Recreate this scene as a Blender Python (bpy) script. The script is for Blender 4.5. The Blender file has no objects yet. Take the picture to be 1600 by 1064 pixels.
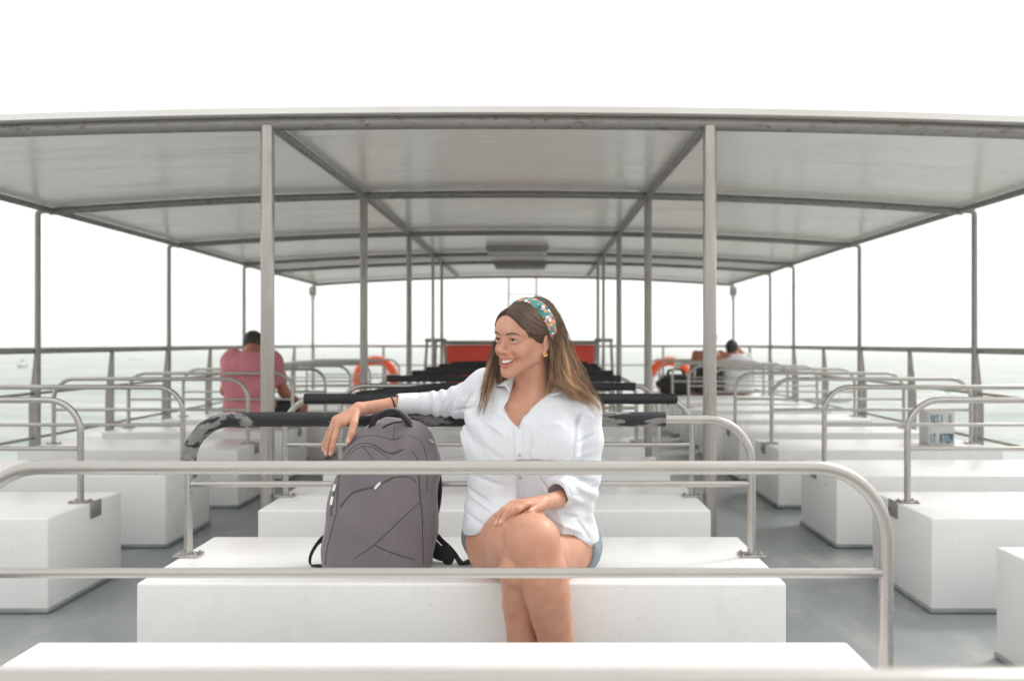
import bpy, bmesh, math, random
import numpy as np
from mathutils import Vector, Matrix
from mathutils.bvhtree import BVHTree

random.seed(7)
rng = np.random.default_rng(7)
R = math.radians
S = bpy.context.scene
COL = S.collection

# ------------------------------------------------------------------ camera
CAMZ, FPX, CX, CY = 1.02, 1400.0, 839.0, 535.0
cam_d = bpy.data.cameras.new("camera")
cam = bpy.data.objects.new("camera", cam_d)
COL.objects.link(cam)
cam.location = (0, 0, CAMZ)
cam.rotation_euler = (R(90), 0, 0)
cam_d.sensor_width = 36
cam_d.lens = FPX / 1600 * 36
cam_d.shift_x = (800 - CX) / 1600
cam_d.shift_y = (CY - 532) / 1600
cam_d.clip_start = 0.05
cam_d.clip_end = 20000
cam_d.dof.use_dof = True
cam_d.dof.focus_distance = 2.50
cam_d.dof.aperture_fstop = 2.9
S.camera = cam

# ------------------------------------------------------------------ light
SUN_EL, SUN_AZ = 44, 58            # azimuth measured from +Y towards +X
w = bpy.data.worlds.new("World")
S.world = w
w.use_nodes = True
nt = w.node_tree
bg = nt.nodes["Background"]
sky = nt.nodes.new("ShaderNodeTexSky")
sky.sky_type = 'NISHITA'
sky.sun_disc = False
sky.sun_elevation = R(SUN_EL)
sky.sun_rotation = R(SUN_AZ)
sky.air_density = 1.0
sky.dust_density = 4.0
sky.altitude = 0
hsv = nt.nodes.new("ShaderNodeHueSaturation")
hsv.inputs["Saturation"].default_value = 0.12
mx = nt.nodes.new("ShaderNodeMix")
mx.data_type = 'RGBA'
mx.inputs[0].default_value = 0.72
mx.inputs[7].default_value = (10.7, 10.55, 10.3, 1)      # bright even cloud sheet
nt.links.new(sky.outputs[0], hsv.inputs["Color"])
nt.links.new(hsv.outputs[0], mx.inputs[6])
nt.links.new(mx.outputs[2], bg.inputs["Color"])
bg.inputs["Strength"].default_value = 0.10
sd = bpy.data.lights.new("sun", 'SUN')
sd.energy = 1.25
sd.angle = R(14)
sd.color = (1.0, 0.97, 0.93)
sun = bpy.data.objects.new("sun", sd)
COL.objects.link(sun)
tosun = Vector((math.sin(R(SUN_AZ)) * math.cos(R(SUN_EL)), math.cos(R(SUN_AZ)) * math.cos(R(SUN_EL)), math.sin(R(SUN_EL))))
sun.rotation_euler = (-tosun).to_track_quat('-Z', 'Y').to_euler()
S.view_settings.view_transform = 'Standard'
S.view_settings.look = 'None'
S.view_settings.gamma = 1
S.view_settings.exposure = 0.70
S.view_settings.use_curve_mapping = False
S.cycles.use_denoising = True
S.cycles.max_bounces = 8
S.cycles.volume_bounces = 1


# ------------------------------------------------------------------ helpers
def P(px, py, d):
    """point at depth d seen at photo pixel (px, py)"""
    return np.array([(px - CX) / FPX * d, d, CAMZ - (py - CY) / FPX * d])


def tag(o, label=None, cat=None, group=None, kind=None):
    if label: o["label"] = label
    if cat: o["category"] = cat
    if group: o["group"] = group
    if kind: o["kind"] = kind
    return o


def empty(name, loc=(0, 0, 0)):
    o = bpy.data.objects.new(name, None)
    o.empty_display_size = 0.1
    o.location = loc
    COL.objects.link(o)
    return o


def link(name, me, mat, parent=None):
    o = bpy.data.objects.new(name, me)
    if mat is not None:
        for m in (mat if isinstance(mat, (list, tuple)) else [mat]):
            me.materials.append(m)
    COL.objects.link(o)
    if parent is not None:
        o.parent = parent
        p = parent
        off = Vector((0, 0, 0))
        while p is not None:
            off += Vector(p.location)
            p = p.parent
        o.location = -off       # geometry is given in world space
    return o


def mk(name, V, F, mat, parent=None, smooth=True, col=None):
    me = bpy.data.meshes.new(name)
    V = np.asarray(V, dtype=np.float32)
    if isinstance(F, np.ndarray):
        nf, k = F.shape
        me.vertices.add(len(V))
        me.vertices.foreach_set("co", V.ravel())
        me.loops.add(nf * k)
        me.loops.foreach_set("vertex_index", F.astype(np.int32).ravel())
        me.polygons.add(nf)
        me.polygons.foreach_set("loop_start", np.arange(0, nf * k, k, dtype=np.int32))
        me.update(calc_edges=True)
        me.validate()
    else:
        me.from_pydata([tuple(map(float, v)) for v in V], [], [tuple(map(int, f)) for f in F])
        me.update()
    if smooth:
        me.polygons.foreach_set("use_smooth", np.ones(len(me.polygons), dtype=bool))
    if col is not None:
        at = me.color_attributes.new("tint", 'FLOAT_COLOR', 'POINT')
        c = np.ones((len(V), 4), dtype=np.float32)
        c[:, :3] = col
        at.data.foreach_set("color", c.ravel())
    return link(name, me, mat, parent)


class MB:
    """collects shapes into one mesh"""
    def __init__(self):
        self.V, self.F = [], []

    def add(self, V, F):
        n = len(self.V)
        self.V += [tuple(v) for v in V]
        self.F += [tuple(i + n for i in f) for f in F]
        return self

    def box(self, c, s, bev=0.0, seg=2):
        bm = bmesh.new()
        bmesh.ops.create_cube(bm, size=1)
        for v in bm.verts:
            v.co = Vector((v.co.x * s[0] + c[0], v.co.y * s[1] + c[1], v.co.z * s[2] + c[2]))
        if bev > 0:
            bmesh.ops.bevel(bm, geom=list(bm.edges), offset=bev, segments=seg, affect='EDGES', profile=0.5)
        bm.verts.index_update()
        self.add([v.co[:] for v in bm.verts], [[v.index for v in f.verts] for f in bm.faces])
        bm.free()
        return self

    def tube(self, pts, r, n=14, caps=True, flat=1.0, up=None):
        V, F = tube(pts, r, n, caps, flat, up)
        return self.add(V, F)

    def prism(self, poly, y0, y1, axis=1):
        """extrude a polygon given in the plane normal to axis"""
        n = len(poly)
        def pt(a, b, h):
            return {0: (h, a, b), 1: (a, h, b), 2: (a, b, h)}[axis]
        V = [pt(a, b, y0) for a, b in poly] + [pt(a, b, y1) for a, b in poly]
        F = [list(range(n)), list(range(2 * n - 1, n - 1, -1))] + [[i, i + n, (i + 1) % n + n, (i + 1) % n] for i in range(n)]
        return self.add(V, F)

    def build(self, name, mat, parent=None, smooth=True):
        o = mk(name, self.V, self.F, mat, parent, smooth=False)
        me = o.data
        bm = bmesh.new()
        bm.from_mesh(me)
        bmesh.ops.recalc_face_normals(bm, faces=bm.faces)
        if smooth:
            for f in bm.faces: f.smooth = True
            for e in bm.edges:
                if len(e.link_faces) == 2 and e.calc_face_angle(0) > R(38): e.smooth = False
        bm.to_mesh(me)
        bm.free()
        return o


def tube(pts, r, n=14, caps=True, flat=1.0, up=None):
    pts = np.asarray(pts, float)
    m = len(pts)
    rr = np.broadcast_to(np.asarray(r, float), (m,)) if np.ndim(r) else np.full(m, float(r))
    T = np.gradient(pts, axis=0)
    T /= np.linalg.norm(T, axis=1)[:, None] + 1e-12
    a = np.array(up, float) if up is not None else (np.array([0, 0, 1.0]) if abs(T[0][2]) < 0.9 else np.array([1.0, 0, 0]))
    V = []
    nrm = a - T[0] * np.dot(a, T[0])
    nrm /= np.linalg.norm(nrm)
    for i in range(m):
        if up is not None:
            nrm = a - T[i] * np.dot(a, T[i])
        else:
            nrm = nrm - T[i] * np.dot(nrm, T[i])
        nrm /= np.linalg.norm(nrm) + 1e-12
        b = np.cross(T[i], nrm)
        for k in range(n):
            t = 2 * math.pi * k / n
            V.append(pts[i] + rr[i] * (math.cos(t) * nrm * flat + math.sin(t) * b))
    F = []
    for i in range(m - 1):
        for k in range(n):
            k2 = (k + 1) % n
            F.append([i * n + k, i * n + k2, (i + 1) * n + k2, (i + 1) * n + k])
    if caps:
        F.append(list(range(n - 1, -1, -1)))
        F.append([(m - 1) * n + k for k in range(n)])
    return V, F


def spline(pts, n=24):
    """Catmull-Rom through points, n samples, roughly even in length"""
    p = np.asarray(pts, float)
    if len(p) == 2:
        return p[0] + (p[1] - p[0]) * np.linspace(0, 1, n)[:, None]
    q = np.vstack([2 * p[0] - p[1], p, 2 * p[-1] - p[-2]])
    out = []
    for i in range(1, len(q) - 2):
        for t in np.linspace(0, 1, 16, endpoint=False):
            a, b, c, d = q[i - 1], q[i], q[i + 1], q[i + 2]
            out.append(0.5 * ((2 * b) + (-a + c) * t + (2 * a - 5 * b + 4 * c - d) * t * t + (-a + 3 * b - 3 * c + d) * t ** 3))
    out.append(p[-1])
    return resample(np.array(out), n)


def resample(p, n):
    s = np.r_[0, np.cumsum(np.linalg.norm(np.diff(p, axis=0), axis=1))]
    u = np.linspace(0, s[-1], n)
    return np.stack([np.interp(u, s, p[:, k]) for k in range(p.shape[1])], axis=1)


def fillet(pts, rad, n=10):
    pts = [np.array(p, float) for p in pts]
    out = [pts[0]]
    for i in range(1, len(pts) - 1):
        a, b, c = pts[i - 1], pts[i], pts[i + 1]
        u, v = (a - b) / np.linalg.norm(a - b), (c - b) / np.linalg.norm(c - b)
        ang = math.acos(np.clip(np.dot(u, v), -1, 1))
        L = rad / math.tan(ang / 2)
        cen = b + (u + v) / np.linalg.norm(u + v) * rad / math.sin(ang / 2)
        p0, p1 = b + u * L, b + v * L
        e0, e1 = (p0 - cen) / rad, (p1 - cen) / rad
        om = math.acos(np.clip(np.dot(e0, e1), -1, 1))
        for t in np.linspace(0, 1, n):
            out.append(cen + rad * (math.sin((1 - t) * om) * e0 + math.sin(t * om) * e1) / math.sin(om))
    out.append(pts[-1])
    return np.array(out)


def subpath(p, s0, s1, n=60):
    s = np.r_[0, np.cumsum(np.linalg.norm(np.diff(p, axis=0), axis=1))]
    u = np.linspace(s0, s1, n)
    return np.stack([np.interp(u, s, p[:, k]) for k in range(3)], axis=1)


# ------------------------------------------------------------------ materials
def new_mat(name):
    m = bpy.data.materials.new(name)
    m.use_nodes = True
    return m, m.node_tree, m.node_tree.nodes["Principled BSDF"]


def N(t, typ, **kw):
    n = t.nodes.new(typ)
    for k, v in kw.items():
        if hasattr(n, k): setattr(n, k, v)
        else: n.inputs[k.replace("_", " ")].default_value = v
    return n


def coords(t, scale=(1, 1, 1)):
    g = t.nodes.new("ShaderNodeNewGeometry")
    mp = t.nodes.new("ShaderNodeMapping")
    mp.inputs["Scale"].default_value = scale
    t.links.new(g.outputs["Position"], mp.inputs["Vector"])
    return mp.outputs[0]


def noise(t, vec, scale, detail=5, rough=0.55):
    n = t.nodes.new("ShaderNodeTexNoise")
    n.inputs["Scale"].default_value = scale
    n.inputs["Detail"].default_value = detail
    n.inputs["Roughness"].default_value = rough
    t.links.new(vec, n.inputs["Vector"])
    return n.outputs["Fac"]


def ramp(t, fac, stops, interp='LINEAR'):
    n = t.nodes.new("ShaderNodeValToRGB")
    cr = n.color_ramp
    cr.interpolation = interp
    while len(cr.elements) < len(stops): cr.elements.new(0.5)
    for e, (p, c) in zip(cr.elements, stops):
        e.position = p
        e.color = (*c, 1) if len(c) == 3 else c
    t.links.new(fac, n.inputs[0])
    return n.outputs[0]


def mixc(t, fac, a, b, mode='MIX'):
    n = t.nodes.new("ShaderNodeMix")
    n.data_type = 'RGBA'
    n.blend_type = mode
    for i, v in ((0, fac), (6, a), (7, b)):
        if isinstance(v, bpy.types.NodeSocket): t.links.new(v, n.inputs[i])
        elif i == 0: n.inputs[0].default_value = v
        else: n.inputs[i].default_value = (*v, 1)
    return n.outputs[2]


def bump(t, b, fac, strength, dist):
    n = t.nodes.new("ShaderNodeBump")
    n.inputs["Strength"].default_value = strength
    n.inputs["Distance"].default_value = dist
    t.links.new(fac, n.inputs["Height"])
    t.links.new(n.outputs[0], b.inputs["Normal"])


def g3(v): return (v, v, v)


M = {}
# white painted fibreglass
m, t, b = new_mat("white_gelcoat")
c = coords(t)
f1 = noise(t, c, 2.3, 6)
f2 = noise(t, coords(t, (3.5, 3.5, 1.8)), 2.4, 9, 0.72)
col = mixc(t, ramp(t, f1, [(0.3, g3(0)), (0.75, g3(1))]), (0.815, 0.817, 0.81), (0.765, 0.765, 0.755))
col = mixc(t, ramp(t, f2, [(0.52, g3(0)), (0.80, g3(0.42))]), col, (0.66, 0.62, 0.56))
f3 = noise(t, c, 55, 2)
col = mixc(t, ramp(t, f3, [(0.69, g3(0)), (0.78, g3(0.30))]), col, (0.45, 0.41, 0.36))
t.links.new(col, b.inputs["Base Color"])
t.links.new(ramp(t, f1, [(0.2, g3(0.22)), (0.8, g3(0.42))]), b.inputs["Roughness"])
bump(t, b, noise(t, c, 14, 4), 0.12, 0.004)
M["white"] = m

# blue grey deck paint
m, t, b = new_mat("deck_paint")
c = coords(t)
f1 = noise(t, c, 1.1, 8, 0.6)
f2 = noise(t, coords(t, (1, 0.45, 1)), 5.0, 6, 0.7)
col = mixc(t, ramp(t, f1, [(0.35, g3(0)), (0.65, g3(1))]), (0.17, 0.205, 0.222), (0.295, 0.315, 0.315))
col = mixc(t, ramp(t, f2, [(0.50, g3(0)), (0.70, g3(0.85))]), col, (0.40, 0.395, 0.37))
t.links.new(col, b.inputs["Base Color"])
t.links.new(ramp(t, f1, [(0.3, g3(0.22)), (0.7, g3(0.5))]), b.inputs["Roughness"])
bump(t, b, noise(t, c, 26, 5), 0.25, 0.004)
M["deck"] = m


def steel(name, base, rust, rough, metal=0.85, streak=(3, 3, 3), amt=0.55):
    m, t, b = new_mat(name)
    c = coords(t, streak)
    f1 = noise(t, c, 6, 6, 0.65)
    f2 = noise(t, c, 1.6, 4, 0.6)
    col = mixc(t, ramp(t, f2, [(0.35, g3(0)), (0.7, g3(1))]), base, tuple(x * 0.88 for x in base))
    col = mixc(t, ramp(t, f1, [(0.55, g3(0)), (0.74, g3(amt))]), col, rust)
    t.links.new(col, b.inputs["Base Color"])
    b.inputs["Metallic"].default_value = metal
    t.links.new(ramp(t, f1, [(0.3, g3(rough - 0.08)), (0.75, g3(rough + 0.2))]), b.inputs["Roughness"])
    bump(t, b, noise(t, c, 40, 3), 0.06, 0.001)
    return m


M["steel"] = steel("weathered_steel", (0.47, 0.455, 0.43), (0.36, 0.28, 0.21), 0.27, 1.0, (0.9, 3, 3), 0.30)
M["steel_dull"] = steel("dull_steel", (0.36, 0.345, 0.32), (0.20, 0.13, 0.08), 0.38, 0.7, (6, 6, 1.5))
M["steel_post"] = steel("post_steel", (0.41, 0.39, 0.365), (0.30, 0.22, 0.16), 0.30, 0.9, (4, 4, 0.7), 0.35)
M["beam"] = steel("canopy_steel", (0.29, 0.275, 0.255), (0.085, 0.05, 0.032), 0.42, 0.5, (3.5, 3.5, 9), 0.9)
M["rail_grey"] = steel("painted_rail", (0.33, 0.318, 0.29), (0.16, 0.10, 0.06), 0.45, 0.25)

# canopy skins
m, t, b = new_mat("canopy_underside")
c = coords(t, (0.35, 3.0, 1))
f1 = noise(t, c, 3.2, 7, 0.65)
f2 = noise(t, coords(t, (0.9, 0.9, 1)), 1.3, 5)
col = mixc(t, ramp(t, f1, [(0.35, g3(0)), (0.7, g3(1))]), (0.90, 0.88, 0.845), (0.79, 0.77, 0.735))
col = mixc(t, ramp(t, f2, [(0.5, g3(0)), (0.75, g3(0.5))]), col, (0.72, 0.68, 0.63))
b.inputs["IOR"].default_value = 1.6
t.links.new(col, b.inputs["Base Color"])
t.links.new(ramp(t, f1, [(0.3, g3(0.16)), (0.7, g3(0.30))]), b.inputs["Roughness"])
bump(t, b, f1, 0.45, 0.005)
tr = t.nodes.new("ShaderNodeBsdfTranslucent")               # thin fibreglass lets some daylight through
tr.inputs["Color"].default_value = (0.90, 0.87, 0.82, 1)
mxs = t.nodes.new("ShaderNodeMixShader")
t.links.new(ramp(t, f2, [(0.3, g3(0.06)), (0.7, g3(0.13))]), mxs.inputs[0])
t.links.new(b.outputs[0], mxs.inputs[1]); t.links.new(tr.outputs[0], mxs.inputs[2])
t.links.new(mxs.outputs[0], t.nodes["Material Output"].inputs["Surface"])
M["canopy"] = m


def plain(name, col, rough=0.5, metal=0.0, var=0.12, scale=20, bmp=0.0, sheen=0.0):
    m, t, b = new_mat(name)
    c = coords(t)
    f = noise(t, c, scale, 5)
    k = mixc(t, ramp(t, f, [(0.3, g3(0)), (0.7, g3(1))]), tuple(x * (1 + var) for x in col), tuple(x * (1 - var) for x in col))
    t.links.new(k, b.inputs["Base Color"])
    b.inputs["Roughness"].default_value = rough
    b.inputs["Metallic"].default_value = metal
    if sheen: b.inputs["Sheen Weight"].default_value = sheen
    if bmp: bump(t, b, noise(t, c, scale * 3, 4), bmp, 0.002)
    return m


M["foam"] = plain("black_foam", (0.009, 0.0105, 0.013), 0.62, 0, 0.3, 30, 0.3)
# torn foam: black vinyl peeled to grey
m, t, b = new_mat("torn_foam")
c = coords(t, (0.38, 1, 1.0))
f1 = noise(t, c, 26, 9, 0.66)
f2 = noise(t, coords(t, (1, 1, 1)), 3.1, 3)
mul = t.nodes.new("ShaderNodeMath"); mul.operation = 'ADD'
t.links.new(f1, mul.inputs[0]); t.links.new(f2, mul.inputs[1])
mask = ramp(t, mul.outputs[0], [(0.995 / 2, g3(0)), (1.0 / 2 + 0.012, g3(1))])
mul2 = t.nodes.new("ShaderNodeMath"); mul2.operation = 'MULTIPLY'; mul2.inputs[1].default_value = 0.5
t.links.new(mul.outputs[0], mul2.inputs[0])
mask = ramp(t, mul2.outputs[0], [(0.506, g3(0)), (0.513, g3(1))])
fine = noise(t, c, 90, 3)
greyc = mixc(t, ramp(t, fine, [(0.3, g3(0)), (0.7, g3(1))]), (0.25, 0.245, 0.235), (0.16, 0.157, 0.15))
t.links.new(mixc(t, mask, (0.011, 0.0128, 0.016), greyc), b.inputs["Base Color"])
b.inputs["Roughness"].default_value = 0.6
inv = t.nodes.new("ShaderNodeMath"); inv.operation = 'SUBTRACT'; inv.inputs[0].default_value = 1
t.links.new(mask, inv.inputs[1])
bump(t, b, inv.outputs[0], 0.8, 0.003)
M["torn"] = m

M["red"] = plain("red_paint", (0.97, 0.10, 0.06), 0.7, 0, 0.06, 4)
M["orange"] = plain("orange_ring", (0.92, 0.13, 0.025), 0.5, 0, 0.06, 8)
M["ringwhite"] = plain("ring_white", (0.80, 0.80, 0.78), 0.5)
M["fixture"] = plain("lamp_housing", (0.34, 0.335, 0.315), 0.45)
M["diffuser"] = plain("lamp_diffuser", (0.60, 0.61, 0.59), 0.35)
M["black"] = plain("black_cloth", (0.015, 0.015, 0.017), 0.8, 0, 0.2, 60)
M["strap"] = plain("black_webbing", (0.022, 0.022, 0.025), 0.7, 0, 0.2, 150, 0.4)
M["pink"] = plain("pink_cotton", (0.62, 0.215, 0.245), 0.85, 0, 0.08, 12, 0.2)
M["whitecloth"] = plain("white_cotton", (0.70, 0.71, 0.74), 0.9, 0, 0.04, 12, 0.2)
M["hairdark"] = plain("dark_hair", (0.022, 0.016, 0.013), 0.55, 0, 0.3, 80, 0.4)
M["silver"] = plain("zip_metal", (0.62, 0.61, 0.58), 0.3, 0.9)
M["gold"] = plain("gold", (0.80, 0.52, 0.20), 0.25, 1.0)
M["teeth"] = plain("teeth", (0.80, 0.77, 0.71), 0.25)
M["button"] = plain("button", (0.52, 0.42, 0.33), 0.35)
M["carton"] = plain("carton", (0.55, 0.545, 0.53), 0.7, 0, 0.05)
M["ink"] = plain("blue_ink", (0.16, 0.27, 0.37), 0.7, 0, 0.1)
M["seam_crease"] = plain("seam_crease", (0.052, 0.048, 0.050), 0.8)
M["ziptape"] = plain("zip_tape", (0.075, 0.072, 0.070), 0.75)
M["boatgrey"] = plain("boat_hull", (0.35, 0.38, 0.40), 0.5)
M["boatdark"] = plain("dark_boat", (0.10, 0.11, 0.115), 0.6)
M["boatwhite"] = plain("boat_white", (0.75, 0.76, 0.76), 0.4)
M["vest"] = plain("orange_vest", (0.75, 0.33, 0.05), 0.7)
M["turq"] = plain("turquoise", (0.05, 0.42, 0.40), 0.5)
M["foamwater"] = plain("wake_foam", (0.75, 0.78, 0.79), 0.8)
M["hullpaint"] = plain("hull_paint", (0.72, 0.73, 0.72), 0.4, 0, 0.05, 1)

# skin (tint attribute carries lips, nails, brows)
def skin(name, base):
    m, t, b = new_mat(name)
    a = t.nodes.new("ShaderNodeVertexColor"); a.layer_name = "tint"
    c = coords(t)
    f = noise(t, c, 28, 5)
    k = mixc(t, ramp(t, f, [(0.3, g3(0)), (0.7, g3(1))]), tuple(x * 1.06 for x in base), (base[0] * 0.95, base[1] * 0.86, base[2] * 0.83))
    f9 = noise(t, c, 170, 4, 0.7)
    k = mixc(t, ramp(t, f9, [(0.52, g3(0)), (0.72, g3(0.45))]), k, (base[0] * 0.84, base[1] * 0.72, base[2] * 0.66))
    t.links.new(ramp(t, f9, [(0.3, g3(0.38)), (0.7, g3(0.58))]), b.inputs["Roughness"])
    t.links.new(mixc(t, 1.0, k, a.outputs[0], 'MULTIPLY'), b.inputs["Base Color"])
    b.inputs["Roughness"].default_value = 0.50
    b.inputs["Subsurface Weight"].default_value = 0.14
    b.inputs["Subsurface Radius"].default_value = (0.012, 0.004, 0.002)
    b.inputs["Subsurface Scale"].default_value = 0.5
    bump(t, b, noise(t, c, 420, 3), 0.12, 0.0006)
    return m
M["skin"] = skin("skin", (0.555, 0.295, 0.198))
M["skin_tan"] = skin("tanned_skin", (0.42, 0.17, 0.10))

# white linen
m, t, b = new_mat("white_linen")
c = coords(t)
wv = noise(t, coords(t, (420, 420, 60)), 1.0, 2)
wh = noise(t, coords(t, (60, 420, 420)), 1.0, 2)
ad = t.nodes.new("ShaderNodeMath"); ad.operation = 'ADD'
t.links.new(wv, ad.inputs[0]); t.links.new(wh, ad.inputs[1])
fold = noise(t, coords(t, (1.0, 1.0, 0.55)), 16, 4, 0.5)
crn = t.nodes.new("ShaderNodeTexNoise"); crn.noise_type = "RIDGED_MULTIFRACTAL"; crn.inputs["Scale"].default_value = 13; crn.inputs["Detail"].default_value = 4; crn.inputs["Distortion"].default_value = 1.2
t.links.new(coords(t, (1.2, 1.2, 0.75)), crn.inputs["Vector"]); cr = crn.outputs["Fac"]
b1 = N(t, "ShaderNodeBump"); b1.inputs["Strength"].default_value = 0.42; b1.inputs["Distance"].default_value = 0.010
t.links.new(fold, b1.inputs["Height"])
b2 = N(t, "ShaderNodeBump"); b2.inputs["Strength"].default_value = 0.55; b2.inputs["Distance"].default_value = 0.004
t.links.new(cr, b2.inputs["Height"]); t.links.new(b1.outputs[0], b2.inputs["Normal"])
b3 = N(t, "ShaderNodeBump"); b3.inputs["Strength"].default_value = 0.22; b3.inputs["Distance"].default_value = 0.0008
t.links.new(ad.outputs[0], b3.inputs["Height"]); t.links.new(b2.outputs[0], b3.inputs["Normal"])
t.links.new(b3.outputs[0], b.inputs["Normal"])
t.links.new(mixc(t, ramp(t, wv, [(0.3, g3(0)), (0.7, g3(1))]), (0.705, 0.722, 0.755), (0.655, 0.674, 0.715)), b.inputs["Base Color"])
b.inputs["Roughness"].default_value = 0.9
b.inputs["Subsurface Weight"].default_value = 0.15
b.inputs["Subsurface Radius"].default_value = (0.01, 0.01, 0.01)
b.inputs["Subsurface Scale"].default_value = 0.3
M["linen"] = m

# backpack cloth
m, t, b = new_mat("grey_melange")
f1 = noise(t, coords(t, (1, 1, 1)), 600, 2, 0.7)
f2 = noise(t, coords(t, (1, 1, 1)), 9, 5)
f3 = noise(t, coords(t, (900, 200, 60)), 1, 2)
col = mixc(t, ramp(t, f1, [(0.3, g3(0)), (0.7, g3(1))]), (0.112, 0.095, 0.104), (0.225, 0.196, 0.212))
col = mixc(t, ramp(t, f2, [(0.4, g3(0)), (0.7, g3(0.35))]), col, (0.13, 0.115, 0.122))
t.links.new(col, b.inputs["Base Color"])
b.inputs["Roughness"].default_value = 0.88
b.inputs["Sheen Weight"].default_value = 0.15
b1 = N(t, "ShaderNodeBump"); b1.inputs["Strength"].default_value = 0.35; b1.inputs["Distance"].default_value = 0.012
t.links.new(noise(t, coords(t, (1, 1, 0.7)), 13, 3), b1.inputs["Height"])
b2 = N(t, "ShaderNodeBump"); b2.inputs["Strength"].default_value = 0.35; b2.inputs["Distance"].default_value = 0.0012
t.links.new(f1, b2.inputs["Height"]); t.links.new(b1.outputs[0], b2.inputs["Normal"])
t.links.new(b2.outputs[0], b.inputs["Normal"])
M["pack"] = m

# denim
m, t, b = new_mat("denim")
f1 = noise(t, coords(t, (300, 300, 900)), 1, 2)
f2 = noise(t, coords(t), 26, 5)
col = mixc(t, ramp(t, f1, [(0.3, g3(0)), (0.7, g3(1))]), (0.15, 0.195, 0.235), (0.27, 0.32, 0.355))
col = mixc(t, ramp(t, f2, [(0.5, g3(0)), (0.7, g3(0.6))]), col, (0.34, 0.41, 0.45))
t.links.new(col, b.inputs["Base Color"])
b.inputs["Roughness"].default_value = 0.9
bump(t, b, f2, 0.5, 0.006)
M["denim"] = m

# hair with tint
m, t, b = new_mat("hair")
a = t.nodes.new("ShaderNodeVertexColor"); a.layer_name = "tint"
t.links.new(a.outputs[0], b.inputs["Base Color"])
b.inputs["Roughness"].default_value = 0.42
b.inputs["Specular IOR Level"].default_value = 0.45
M["hair"] = m

# floral headband
m, t, b = new_mat("floral_band")
c = coords(t)
vo = t.nodes.new("ShaderNodeTexVoronoi"); vo.inputs["Scale"].default_value = 105
t.links.new(c, vo.inputs["Vector"])
sp = t.nodes.new("ShaderNodeSeparateColor"); t.links.new(vo.outputs["Color"], sp.inputs[0])
teal, dteal, orange, pink, white, navy = (0.05, 0.27, 0.23), (0.025, 0.15, 0.15), (0.80, 0.24, 0.08), (0.75, 0.25, 0.30), (0.75, 0.72, 0.70), (0.03, 0.04, 0.12)
pet = ramp(t, sp.outputs[0], [(0.0, teal), (0.20, dteal), (0.30, orange), (0.50, pink), (0.70, teal), (0.78, white), (0.90, navy)], 'CONSTANT')
edge = ramp(t, vo.outputs["Distance"], [(0.56, g3(1)), (0.62, g3(0))])
t.links.new(mixc(t, edge, teal, pet), b.inputs["Base Color"])
b.inputs["Roughness"].default_value = 0.75
bump(t, b, noise(t, coords(t, (1, 1, 1)), 60, 3), 0.5, 0.004)
M["band"] = m

# sea
m, t, b = new_mat("sea_water")
b.inputs["Roughness"].default_value = 0.40
b.inputs["IOR"].default_value = 1.33
c = coords(t, (1, 1.0, 1))
f1 = noise(t, coords(t, (0.8, 1.3, 1)), 0.16, 6, 0.6)
f2 = noise(t, coords(t, (0.8, 1.4, 1)), 1.1, 5, 0.6)
fo = noise(t, coords(t, (0.35, 1.3, 1)), 0.22, 8, 0.68)
fp = noise(t, coords(t, (0.5, 1.2, 1)), 0.035, 4, 0.6)
col = mixc(t, ramp(t, fo, [(0.36, g3(0)), (0.60, g3(1))]), (0.17, 0.215, 0.198), (0.42, 0.44, 0.42))  # wave shading put into the colour: dark troughs, light crests
col = mixc(t, ramp(t, fp, [(0.40, g3(0)), (0.65, g3(0.45))]), col, (0.17, 0.25, 0.225))
col = mixc(t, ramp(t, fo, [(0.60, g3(0)), (0.70, g3(0.85))]), col, (0.72, 0.73, 0.71))
t.links.new(col, b.inputs["Base Color"])
b1 = N(t, "ShaderNodeBump"); b1.inputs["Strength"].default_value = 0.9; b1.inputs["Distance"].default_value = 1.6
t.links.new(f1, b1.inputs["Height"])
b2 = N(t, "ShaderNodeBump"); b2.inputs["Strength"].default_value = 0.8; b2.inputs["Distance"].default_value = 0.35
t.links.new(f2, b2.inputs["Height"]); t.links.new(b1.outputs[0], b2.inputs["Normal"])
t.links.new(b2.outputs[0], b.inputs["Normal"])
M["sea"] = m
M["hill"] = plain("far_land", (0.14, 0.16, 0.15), 0.9, 0, 0.2, 0.02)

# ------------------------------------------------------------------ sea, hull, deck
SEA_Z = -4.2
ring_r = [0, 12, 30, 80, 200, 600, 1800, 5200]
V, F = [(0, 0, SEA_Z)], []
NS = 64
for r_ in ring_r[1:]:
    for k in range(NS):
        V.append((r_ * math.cos(2 * math.pi * k / NS), r_ * math.sin(2 * math.pi * k / NS), SEA_Z))
for k in range(NS):
    F.append((0, 1 + k, 1 + (k + 1) % NS))
for q in range(len(ring_r) - 2):
    for k in range(NS):
        a0, a1 = 1 + q * NS + k, 1 + q * NS + (k + 1) % NS
        F.append((a0, a0 + NS, a1 + NS, a1))
tag(mk("sea", V, F, M["sea"]), kind="structure")

DX0, DX1, DY0, DY1 = -3.46, 3.05, -4.2, 13.75
mb = MB().box(((DX0 + DX1) / 2, (DY0 + DY1) / 2, -0.04), (DX1 - DX0, DY1 - DY0, 0.08), 0.01)
tag(mb.build("deck", M["deck"]), kind="structure")
mb = MB()
mb.prism([(DX0 + 0.03, -0.085), (DX1 - 0.03, -0.085), (DX1 - 0.35, SEA_Z - 0.4), (DX0 + 0.35, SEA_Z - 0.4)], DY0 + 0.05, DY1 - 0.05)
tag(mb.build("hull", M["hullpaint"], smooth=False), kind="structure")

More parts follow.
